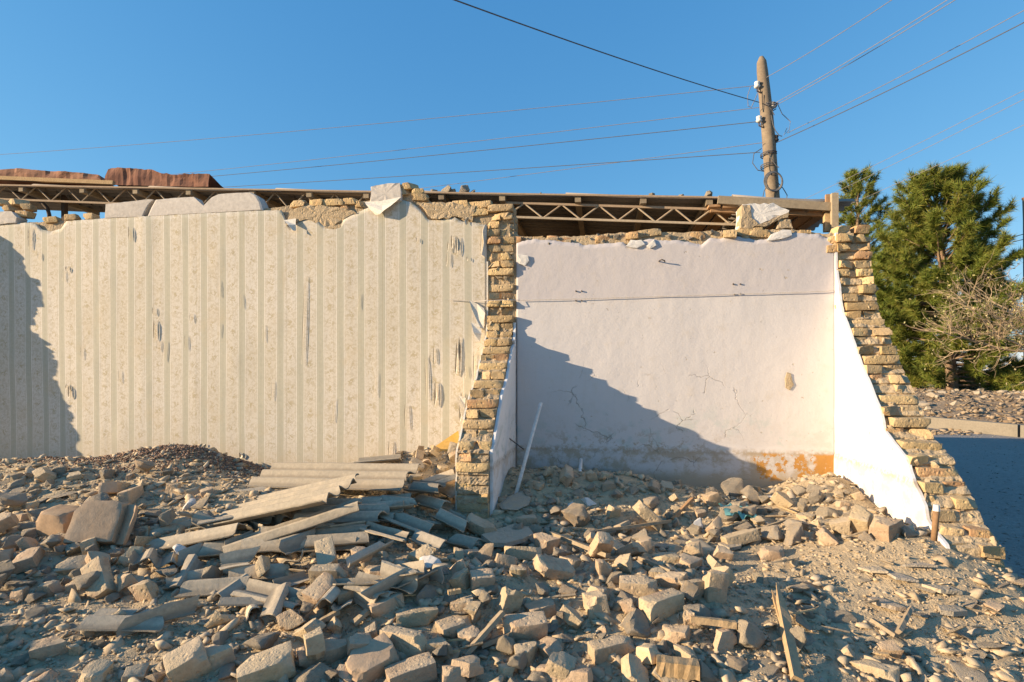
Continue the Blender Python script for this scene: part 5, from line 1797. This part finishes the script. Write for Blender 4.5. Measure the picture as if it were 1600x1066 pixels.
def plank(name, pa, pb, w_, h_, mat, label, za=0.02, zb=0.02, roll=0.0, seed=0, cat='plank', splinter=False):
    a, b_ = gp(*pa), gp(*pb)
    a = Vector((a.x, a.y, H(a.x, a.y) + za))
    b_ = Vector((b_.x, b_.y, H(b_.x, b_.y) + zb))
    d = (b_ - a).normalized()
    up = Vector((0, 0, 1))
    x = d.cross(up).normalized()
    y = x.cross(d)
    x, y = x * math.cos(roll) + y * math.sin(roll), y * math.cos(roll) - x * math.sin(roll)
    vs, fs = [], []
    n_ = 10
    for i in range(n_ + 1):
        t = i / n_
        c = a.lerp(b_, t)
        k_ = 1.0
        if splinter:
            k_ = 0.25 + 0.75 * smooth(0, 0.35, t) + 0.15 * nz(t * 7, seed)
        for sx, sy in ((-1, -1), (1, -1), (1, 1), (-1, 1)):
            e = 0.2 * nz(t * 6 + sx, sy + seed, 3) + 0.12 * nz(t * 17, sx * 3 + seed, sy)
            vs.append(c + x * sx * w_ / 2 * (k_ + e) + y * sy * h_ / 2 * (k_ + e))
    for i in range(n_):
        for q in range(4):
            q2 = (q + 1) % 4
            fs.append((i * 4 + q, i * 4 + q2, (i + 1) * 4 + q2, (i + 1) * 4 + q))
    fs += [(3, 2, 1, 0), tuple(n_ * 4 + q for q in range(4))]
    return tag(mk(name, vs, fs, mat), label, cat)
plank('splintered_plank', (1214, 938), (1246, 1074), 0.045, 0.03, M['fresh_wood'], 'long splintered pale plank pointing away from the bottom edge', 0.09, 0.03, 0.4, 2, 'plank', True)
plank('splintered_strand', (1206, 944), (1226, 1010), 0.018, 0.014, M['fresh_wood'], 'thin strand split off beside the long splintered plank', 0.07, 0.05, 0.2, 21, 'splinter', True)
plank('wood_stick', (1078, 992), (1150, 1006), 0.045, 0.03, M['fresh_wood'], 'bright yellow stick of wood beside the knobbly mortar lump', 0.07, 0.08, 0.2, 3, 'stick')
plank('wood_block', (1026, 1064), (1092, 1072), 0.08, 0.06, M['fresh_wood'], 'sawn pale wood block at the bottom edge', 0.06, 0.06, 0.1, 4, 'wood block')
plank('wood_stick', (726, 1034), (786, 992), 0.03, 0.022, M['old_wood'], 'brown stick slanting under the whole yellow brick', 0.02, 0.10, 0.3, 5, 'stick')
plank('wood_stick', (752, 1022), (800, 1004), 0.035, 0.02, M['old_wood'], 'darker brown stick under the slanting stick', 0.03, 0.04, 0.3, 6, 'stick')
plank('wood_stick', (1404, 1004), (1424, 972), 0.03, 0.018, M['old_wood'], 'short grey lath lying on the small stones', 0.05, 0.06, 0.9, 7, 'stick')
plank('wood_stick', (1362, 980), (1400, 1004), 0.022, 0.018, M['old_wood'], 'thin brown stick beside the short grey lath', 0.03, 0.03, 0.2, 8, 'stick')
plank('wood_stick', (930, 842), (1048, 828), 0.03, 0.02, M['old_wood'], 'long thin stick across the shaded heap in the white room', 0.05, 0.06, 0.2, 9, 'stick')
plank('wood_stick', (1050, 818), (1082, 796), 0.03, 0.02, M['brown_wood'], 'reddish brown lath beside the grey masonry slab', 0.03, 0.08, 0.2, 10, 'stick')
plank('wood_stick', (860, 845), (950, 882), 0.04, 0.025, M['old_wood'], 'grey plank end slanting through the middle of the rubble', 0.05, 0.05, 0.2, 11, 'stick')
plank('wood_stick', (1000, 880), (1050, 905), 0.035, 0.02, M['old_wood'], 'brown lath slanting beside the pink faced brick', 0.03, 0.04, 0.2, 12, 'stick')
plank('wood_stick', (1160, 782), (1215, 784), 0.022, 0.016, M['pvc'], 'pale thin rod lying at the foot of the pinkish wall', 0.03, 0.03, 0.0, 13, 'rod')
plank('wood_stick', (1200, 838), (1262, 850), 0.03, 0.014, M['old_wood'], 'flat grey lath in front of the corner heap', 0.03, 0.03, 0.1, 14, 'stick')
plank('wood_stick', (1175, 840), (1230, 824), 0.02, 0.016, M['old_wood'], 'thin twig like stick before the corner heap', 0.03, 0.05, 0.1, 15, 'stick')
plank('wood_stick', (486, 990), (530, 968), 0.03, 0.02, M['old_wood'], 'short pale stick on the dirt below the shards', 0.03, 0.04, 0.1, 16, 'stick')
plank('wood_stick', (552, 985), (575, 970), 0.035, 0.02, M['old_wood'], 'stubby stick right of the short pale stick', 0.03, 0.04, 0.1, 17, 'stick')
plank('wood_stick', (622, 722), (645, 700), 0.05, 0.03, M['old_wood'], 'pale wood offcut standing by the wallpaper near the ochre board', 0.06, 0.16, 0.1, 18, 'stick')
plank('wood_stick', (700, 955), (720, 948), 0.03, 0.02, M['fresh_wood'], 'bright wood chip between two bricks in the centre', 0.08, 0.08, 0.1, 19, 'stick')
# crumpled teal rag
rag_v, rag_f = [], []
c0 = gp(1153, 812)
for j in range(12):
    for i in range(16):
        a, b_ = i / 15 - 0.5, j / 11 - 0.5
        rag_v.append(Vector((c0.x + a * 0.24, c0.y + b_ * 0.16, H(c0.x + a * 0.24, c0.y + b_ * 0.16) + 0.06 + 0.05 * nz(a * 5, b_ * 7, 2) + 0.03 * nz(a * 14, b_ * 14, 5) - 0.25 * a * 0.2)))
rag_f = [(j * 16 + i, j * 16 + i + 1, (j + 1) * 16 + i + 1, (j + 1) * 16 + i) for j in range(11) for i in range(15)]
tag(mk('crumpled_rag', rag_v, rag_f, M['teal'], None, True), 'crumpled teal plastic rag beside the grey masonry slab', 'rag')

# ------------------------------------------------------------------ rubble: corrugated cement sheets
def lay_ab(a, b_, wd, roll, seed, label, jag=0.03, pitch_=0.13, amp=0.023, name='corrugated_sheet', warp=0.006, nl=14):
    a, b_ = Vector(a), Vector(b_)
    x = (b_ - a).normalized()
    y = Vector((0, 0, 1)).cross(x).normalized()
    z = x.cross(y)
    y, z = y * math.cos(roll) + z * math.sin(roll), z * math.cos(roll) - y * math.sin(roll)
    vf = corr((b_ - a).length, wd, pitch_, amp, 0.008, seed, jag, nl, 8, warp)
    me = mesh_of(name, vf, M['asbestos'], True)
    o = link(name, me)
    m_ = Matrix((x, y, z)).transposed().to_4x4()
    m_.translation = (a + b_) / 2
    o.matrix_world = m_
    FOOT.append((((a + b_) / 2).x, ((a + b_) / 2).y, 0.18))
    return tag(o, label, 'roofing sheet', 'broken corrugated cement sheets')
BIG = [
 ((338, 806, 3.95), (536, 762, 3.62), 0.52, 0.16, 'largest corrugated cement sheet slanting across the pile', 0.035),
 ((408, 740, 4.50), (640, 744, 4.10), 0.36, 0.30, 'weathered corrugated sheet lying flat along the top of the pile', 0.02),
 ((332, 776, 4.25), (470, 757, 4.35), 0.22, 0.1, 'narrow sheet strip behind the largest slanting sheet', 0.03),
 ((352, 856, 3.45), (562, 786, 3.45), 0.14, 0.35, 'long thin curved strip of sheet before the largest sheet', 0.02),
 ((232, 852, 3.60), (372, 824, 3.50), 0.15, 0.25, 'long ridge strip poking out at the front of the pile', 0.02),
 ((225, 836, 3.75), (330, 806, 3.85), 0.16, 0.1, 'sheet strip beside the leaning brown board', 0.03),
 ((560, 790, 3.9), (640, 782, 3.95), 0.30, 0.1, 'dark sheet end showing its waves under the top sheet', 0.03),
 ((470, 800, 3.75), (600, 796, 3.75), 0.34, 0.12, 'shaded sheet stacked low under the pile', 0.03),
 ((480, 826, 3.55), (580, 818, 3.6), 0.30, 0.15, 'lowest shaded sheet at the front of the pile', 0.03),
 ((390, 842, 3.45), (560, 838, 3.45), 0.24, 0.3, 'broad curved sheet with a jagged edge below the long strip', 0.04),
 ((640, 768, 4.3), (712, 742, 4.35), 0.16, 0.2, 'sheet strip reaching from the pile to the partition stub', 0.02),
 ((440, 762, 4.45), (540, 735, 4.55), 0.2, 0.0, 'pale sheet corner under the flat top sheet', 0.04),
 ((560, 722, 4.75), (625, 716, 4.8), 0.2, 0.1, 'thin sheet piece lying against the foot of the wallpaper', 0.03),
 ((640, 757, 4.15), (690, 762, 4.1), 0.2, 0.2, 'dark sheet scrap between the pile and the partition', 0.03)]
for i, (a, b_, wd, ro, lb, jg) in enumerate(BIG):
    lay_ab(P(*a), P(*b_), wd, ro, 40 + i, lb, jg)
SMALL = [  # foot pixel, length, width, yaw, pitch, roll, height above ground, label
 (236, 892, 0.26, 0.27, -62, 4, -14, 0.06, 'two-wave sheet fragment catching the sun left of the pile'),
 (190, 990, 0.36, 0.26, 4, -3, -10, 0.04, 'flat grey sheet fragment lying in the shade near the corner'),
 (246, 990, 0.34, 0.07, 38, 6, 50, 0.07, 'narrow strip propped on the flat grey fragment'),
 (596, 862, 0.32, 0.12, -24, -6, 10, 0.10, 'half round shard shining before the pile'),
 (632, 850, 0.38, 0.16, -32, -8, 5, 0.12, 'curved shard leaning right of the half round shard'),
 (706, 838, 0.27, 0.20, -38, -10, 5, 0.10, 'two-wave shard lying against the partition stub'),
 (575, 832, 0.30, 0.13, -10, -4, 0, 0.10, 'pale curved shard behind the half round shard'),
 (670, 812, 0.26, 0.13, -28, -6, 10, 0.10, 'shaded shard between the pile and the partition stub'),
 (462, 878, 0.22, 0.14, 32, 12, 35, 0.12, 'upturned shard standing in the centre of the scrap'),
 (456, 905, 0.20, 0.12, -70, 20, 30, 0.09, 'bent shard standing on end left of the wide block'),
 (400, 912, 0.34, 0.13, 4, 2, 15, 0.06, 'sunlit straight shard below the pile'),
 (452, 928, 0.24, 0.08, 38, 4, 40, 0.05, 'dark shard slanting under the sunlit straight shard'),
 (330, 935, 0.36, 0.16, 6, 2, 10, 0.05, 'long pale shard left of the centre scrap'),
 (420, 955, 0.42, 0.13, -16, -4, 20, 0.05, 'long curved shard lying in front of the scrap'),
 (345, 880, 0.30, 0.12, 12, 2, 20, 0.06, 'shard tucked under the front of the sheet pile'),
 (300, 885, 0.22, 0.10, 60, 8, 20, 0.06, 'short shard leaning right of the two-wave fragment'),
 (370, 870, 0.20, 0.06, 50, 10, 40, 0.08, 'narrow upright shard below the long thin strip'),
 (520, 872, 0.36, 0.16, 6, 3, 5, 0.10, 'wide shard with a wavy broken edge at the front of the pile'),
 (478, 862, 0.30, 0.12, 8, 2, 15, 0.10, 'curved shard half buried under the wide wavy shard'),
 (385, 980, 0.16, 0.08, -60, 15, 30, 0.04, 'small upturned shard in the shade below the long curved shard'),
 (700, 790, 0.22, 0.12, -50, -6, 10, 0.10, 'small shard standing by the lower partition bricks'),
 (665, 868, 0.22, 0.12, -36, -6, 0, 0.08, 'small half round shard below the leaning curved shard'),
 (725, 862, 0.20, 0.13, -28, -4, 5, 0.04, 'short shard lying at the foot of the partition stub'),
 (280, 925, 0.20, 0.1, 20, 4, 10, 0.04, 'thin shard lying flat by the two-wave fragment'),
 (545, 850, 0.22, 0.12, 20, 3, -10, 0.10, 'dark shard wedged at the front of the pile'),
 (620, 815, 0.24, 0.13, -6, -3, 5, 0.14, 'shaded half round shard under the dark sheet end')]
for i, (px, py, L_, wd, ya, pi_, ro, hz, lb) in enumerate(SMALL):
    p = gp(px, py)
    vf = corr(L_, wd, 0.13, 0.024, 0.008, 80 + i, 0.04, 8, 8, 0.012)
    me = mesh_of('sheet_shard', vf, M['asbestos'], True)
    o = link('sheet_shard', me)
    o.location = (p.x, p.y + 0.05, H(p.x, p.y) + hz)
    o.rotation_euler = frame_rot(ya, pi_, ro)
    FOOT.append((p.x, p.y, 0.10))
    tag(o, lb, 'sheet fragment', 'broken corrugated cement sheets')

rng = random.Random(91)
EXTRA = []
for i in range(30):                                   # more broken bits round the pile
    px, py = rng.uniform(270, 700), rng.uniform(800, 975)
    if (px - 480) / 230 * ((px - 480) / 230) + ((py - 880) / 95) ** 2 > 1:
        continue
    p = gp(px, py)
    vf = corr(rng.uniform(0.12, 0.30), rng.uniform(0.07, 0.16), 0.13, 0.024, 0.008, 140 + i, 0.04, 6, 8, 0.012)
    o = link('sheet_shard', mesh_of('sheet_shard', vf, M['asbestos'], True))
    o.location = (p.x, p.y, H(p.x, p.y) + rng.uniform(0.04, 0.10))
    o.rotation_euler = frame_rot(rng.gauss(0, 45), rng.gauss(0, 14), rng.gauss(0, 22))
    FOOT.append((p.x, p.y, 0.07))
    EXTRA.append((px, o))
EXTRA.sort(key=lambda q: q[0])

# ------------------------------------------------------------------ rubble: scattered bricks and lumps
ONES = ['', 'first', 'second', 'third', 'fourth', 'fifth', 'sixth', 'seventh', 'eighth', 'ninth', 'tenth', 'eleventh', 'twelfth', 'thirteenth', 'fourteenth', 'fifteenth', 'sixteenth',
        'seventeenth', 'eighteenth', 'nineteenth']
TENS = {20: 'twent', 30: 'thirt', 40: 'fort', 50: 'fift', 60: 'sixt', 70: 'sevent', 80: 'eight', 90: 'ninet'}
def ordinal(n):
    if n < 20:
        return ONES[n]
    t, o_ = n // 10 * 10, n % 10
    if n >= 100:
        return str(n) + 'th'
    return TENS[t] + ('ieth' if o_ == 0 else 'y-' + ONES[o_])
ZONES = [  # name, polygon box px, counts of whole, half, bat, chunk, slab, size factor, phrase
 ('a', (0, 738, 330, 800), (2, 6, 8, 40, 18), 0.8, 'in the rubble along the foot of the wallpaper'),
 ('b', (-20, 800, 330, 940), (4, 10, 6, 66, 12), 1.0, 'in the rubble around the big tilted adobe block'),
 ('c', (0, 940, 420, 1075), (0, 3, 6, 24, 4), 0.75, 'on the shaded dirt'),
 ('d', (400, 880, 760, 1075), (4, 13, 6, 26, 6), 0.85, 'in the rubble in front of the sheet pile'),
 ('e', (760, 860, 1130, 1075), (6, 20, 8, 40, 8), 0.85, 'in the rubble before the white room'),
 ('f', (805, 745, 1180, 860), (3, 12, 8, 78, 8), 1.0, 'in the shaded heap inside the white room'),
 ('g', (1180, 768, 1420, 850), (0, 4, 10, 34, 10), 0.85, 'in the heap below the side wall'),
 ('h', (1150, 900, 1600, 1075), (0, 0, 2, 8, 30), 0.6, 'on the near right dirt slope'),
 ('i', (640, 690, 715, 800), (1, 6, 8, 12, 2), 1.0, 'piled behind the partition stub'),
 ('j', (640, 800, 780, 900), (1, 6, 8, 12, 2), 1.0, 'at the foot of the partition stub')]
for i, (_, o) in enumerate(EXTRA):
    tag(o, 'small broken sheet shard, %s from the left around the sheet pile' % ordinal(i + 1), 'sheet fragment', 'broken corrugated cement sheets')
BANK.sort(key=lambda q: q[0])
for i, (_, o) in enumerate(BANK):
    tag(o, 'pale stone, %s from the left on the earth bank beyond the kerb' % ordinal(i + 1), 'stone', 'stones on the bank beyond the road')
rng = random.Random(5)
NAMES = {'whole': ('brick', 'dusty whole brick'), 'half': ('half_brick', 'broken half brick'), 'bat': ('brick_end', 'small brick end'), 'chunk': ('mortar_chunk', 'angular mortar lump'),
         'slab': ('plaster_flake', 'flat plaster flake')}
WORDS = {'whole': 'brick', 'half': 'brick', 'bat': 'brick', 'chunk': 'lump', 'slab': 'flake'}
for zn, (x0, y0, x1, y1), cnt, sf, phrase in ZONES:
    made = {k_: [] for k_ in NAMES}
    for kd, n_ in zip(('whole', 'half', 'bat', 'chunk', 'slab'), cnt):
        for _ in range(n_):
            for tr in range(14):
                px, py = rng.uniform(x0, x1), rng.uniform(y0, y1)
                p = gp(px, py)
                s_ = {'whole': 1.0, 'half': rng.uniform(0.7, 1.0), 'bat': rng.uniform(0.6, 1.0), 'chunk': rng.choice((0.07, 0.085, 0.10, 0.12, 0.14, 0.18)) * rng.uniform(0.8, 1.1) * sf,
                      'slab': rng.uniform(0.14, 0.26) * sf}[kd]
                rad = {'whole': 0.12, 'half': 0.085, 'bat': 0.06, 'chunk': 0.5 * s_, 'slab': 0.4 * s_}[kd]
                hit = sum(1 for fx, fy, fr in FOOT if (fx - p.x) ** 2 + (fy - p.y) ** 2 < (0.78 * (fr + rad)) ** 2)
                if hit == 0 or (tr > 9 and hit == 1 and kd in ('half', 'bat', 'chunk')):
                    break
            else:
                continue
            uu = CA * p.x - SA * (p.y - OY)
            vv = -SA * p.x - CA * (p.y - OY)
            if -3.9 < uu < -2.7 and vv < 0.55:
                continue
            if vv < 0.10 or uu > UR - 0.12 and vv < 1.7 or (-0.36 < uu < 0.16 and vv < 1.36):
                continue
            FOOT.append((p.x, p.y, rad))
            big = rng.random()
            tl = 12 if big < 0.6 else 32
            rot = frame_rot(rng.uniform(0, 360), rng.gauss(0, tl), rng.gauss(0, tl) + (90 if kd in ('whole', 'half', 'bat') and rng.random() < 0.3 else 0))
            if kd == 'slab':
                rot = frame_rot(rng.uniform(0, 360), rng.gauss(0, 9), rng.gauss(0, 9))
            me = rng.choice(RB[kd])
            sc3 = (s_, s_, s_) if kd in ('chunk', 'slab') else (s_ * 0.95, s_ * rng.uniform(0.85, 1.0), s_ * rng.uniform(0.8, 1.1))
            o = link(NAMES[kd][0], me)
            o.rotation_euler = rot
            o.scale = sc3
            o.location = (p.x, p.y, H(p.x, p.y) - low_point(me, rot, sc3) - 0.026 + (0.05 if hit else 0))
            if kd == 'chunk' and rng.random() < 0.015:
                o.material_slots[0].link = 'OBJECT'
                o.material_slots[0].material = M['white_chunk']
            made[kd].append((to_px(o.location)[0], o))
    for kd, lst in made.items():
        lst.sort(key=lambda q: q[0])
        for i, (_, o) in enumerate(lst):
            tag(o, '%s, %s from the left %s' % (NAMES[kd][1], ordinal(i + 1), phrase), WORDS[kd], NAMES[kd][1] + 's ' + phrase)

# ------------------------------------------------------------------ rubble: what nobody could count
def scatter_mesh(name, n_, sizes, region, mat, seed, sub=1, planes=9, flat=(0.5, 0.95), lift=0.25, dens=None, label=None, hz=None):
    rg = random.Random(seed)
    nr = np.random.RandomState(seed)
    vars_ = []
    for i in range(24):
        vs, fs = shard(seed * 31 + i, planes, (1.1, 1.0, 1.0))
        vars_.append((np.array([tuple(v) for v in vs]), np.array(fs)))
    V, Fc, off = [], [], 0
    k_ = 0
    tries = 0
    while k_ < n_ and tries < n_ * 6:
        tries += 1
        x, y = region(rg)
        if dens is not None and rg.random() > dens(x, y):
            continue
        uu = CA * x - SA * (y - OY)
        vv = -SA * x - CA * (y - OY)
        if hz is None and (vv < 0.04 or (-0.25 < uu < 0.05 and vv < 1.2) or (uu > UR - 0.03 and vv < 1.65 and uu < UR + 0.3)):
            continue
        s_ = sizes[0] + (sizes[1] - sizes[0]) * rg.random() ** 2.2
        vs, fs = vars_[rg.randrange(24)]
        a = rg.uniform(0, 6.283)
        fl = rg.uniform(*flat)
        q = vs * np.array([s_ * rg.uniform(0.8, 1.3), s_ * rg.uniform(0.7, 1.0), s_ * fl])
        tx, ty = rg.gauss(0, 0.3), rg.gauss(0, 0.3)
        q = np.column_stack((q[:, 0], q[:, 1], q[:, 2] + tx * q[:, 0] + ty * q[:, 1]))
        c_, n2 = math.cos(a), math.sin(a)
        q = np.column_stack((q[:, 0] * c_ - q[:, 1] * n2 + x, q[:, 0] * n2 + q[:, 1] * c_ + y, q[:, 2] + (H(x, y) if hz is None else hz(x, y)) + lift * s_ * fl))
        V.append(q)
        Fc.append(fs + off)
        off += len(q)
        k_ += 1
    V = np.concatenate(V)
    Fc = np.concatenate(Fc)
    me = bpy.data.meshes.new(name)
    me.vertices.add(len(V))
    me.vertices.foreach_set('co', V.astype(np.float32).ravel())
    me.loops.add(Fc.size)
    me.loops.foreach_set('vertex_index', Fc.astype(np.int32).ravel())
    me.polygons.add(len(Fc))
    me.polygons.foreach_set('loop_start', np.arange(0, Fc.size, 3, dtype=np.int32))
    me.update(calc_edges=True)
    me.validate()
    me.materials.append(mat)
    o = link(name, me)
    return tag(o, label[0], label[1], None, 'stuff')

def in_view(rg):
    # even over the ground in view, a little denser near the camera
    y = 2.0 + 3.9 * rg.random() ** 1.25
    x = rg.uniform(-1.05, 1.0) * y
    return x, y
def dens_mid(x, y):
    px = CX + x / y * F
    py = HY + (CAMZ - H(x, y)) / y * F
    if px > 1130 and py > 850:
        return 0.4 if nz(x * 2.2, y * 2.2, 5) > 0.0 else 0.08
    return 0.55 + 0.6 * nz(x * 1.6, y * 1.6, 2) + (0.25 if py < 900 else 0)
def inside(x):
    return x < 3.4
scatter_mesh('rubble_fragments', 5200, (0.03, 0.105), in_view, M['rubble'], 3, 2, 11, (0.25, 0.75), 0.06, dens_mid, ('broken fragments of brick and mortar strewn over the ground', 'rubble'))
scatter_mesh('rubble_pebbles', 17000, (0.012, 0.042), in_view, M['rubble'], 4, 1, 9, (0.25, 0.7), 0.05, lambda x, y: 0.75 + 0.5 * nz(x * 2, y * 2, 8), ('small stones and crumbs covering the ground', 'gravel'))
scatter_mesh('rubble_grit', 16000, (0.006, 0.016), lambda rg: (lambda y: (rg.uniform(-1.0, 1.0) * y, y))(2.0 + 2.6 * rg.random() ** 1.4), M['rubble'], 6, 1, 7, (0.4, 0.9), 0.2, lambda x, y: 0.7 + 0.5 * nz(x * 3, y * 3, 1), ('fine grit lying on the dirt', 'grit'))
# heap of reddish cinder gravel at the wallpapered wall
def heap_pt(rg):
    u_, v_ = rg.gauss(-3.4, 0.62), abs(rg.gauss(0.25, 0.34)) + 0.05
    p = W(u_, v_, 0)
    return p.x, p.y
scatter_mesh('cinder_gravel', 20000, (0.012, 0.034), heap_pt, M['red_gravel'], 9, 1, 7, (0.5, 0.95), 0.35, None, ('heap of reddish cinder gravel at the foot of the wallpaper', 'gravel'))

# grit and stones washed onto the road, litter on the bank
scatter_mesh('road_grit', 1500, (0.012, 0.05), lambda rg: (lambda y: (rg.uniform(0.80, 0.97) * y + rg.uniform(0, 0.6), y))(3.6 + 12 * rg.random() ** 1.3), M['asphalt'], 12, 1, 8, (0.3, 0.6), 0.05,
             None, ('grit and small stones strewn over the shaded road', 'grit'), lambda x, y: -0.5)
def bank_z(x, y):
    k0 = lerp_list([(b, a) for a, b in kx], y)
    d = x - k0
    return -0.30 + min(0.5, d * 0.07) + 0.16 * nz(x * 0.5, y * 0.5) + 0.10 * nz(x * 1.3, y * 1.3) if d > 0.1 else -0.5
scatter_mesh('bank_litter', 2600, (0.05, 0.28), lambda rg: (lambda y: (rg.uniform(0.74, 0.98) * y, y))(14 + 18 * rg.random()), M['far_litter'], 13, 1, 8, (0.2, 0.6), 0.1,
             None, ('stony litter covering the earth bank under the pines', 'litter'), bank_z)
# thin wood splinters among the bricks
rng = random.Random(44)
SPL = []
for i in range(46):
    px, py = rng.choice(((rng.uniform(420, 1130), rng.uniform(880, 1060)), (rng.uniform(1150, 1560), rng.uniform(870, 1050)), (rng.uniform(1130, 1330), rng.uniform(800, 850))))
    dx, dy = rng.uniform(14, 46), rng.uniform(-12, 12)
    if 1460 < px and py < 930:
        continue
    o = plank('wood_splinter', (px, py), (px + dx, py + dy), rng.uniform(0.008, 0.022), rng.uniform(0.006, 0.012), rng.choice((M['old_wood'], M['old_wood'], M['fresh_wood'])), '', rng.uniform(0.02, 0.06), rng.uniform(0.02, 0.06),
              rng.uniform(0, 1), i, 'splinter', True)
    SPL.append((px, o))
SPL.sort(key=lambda q: q[0])
for i, (_, o) in enumerate(SPL):
    tag(o, 'thin wood splinter, %s from the left among the front rubble' % ordinal(i + 1), 'splinter', 'wood splinters among the rubble')
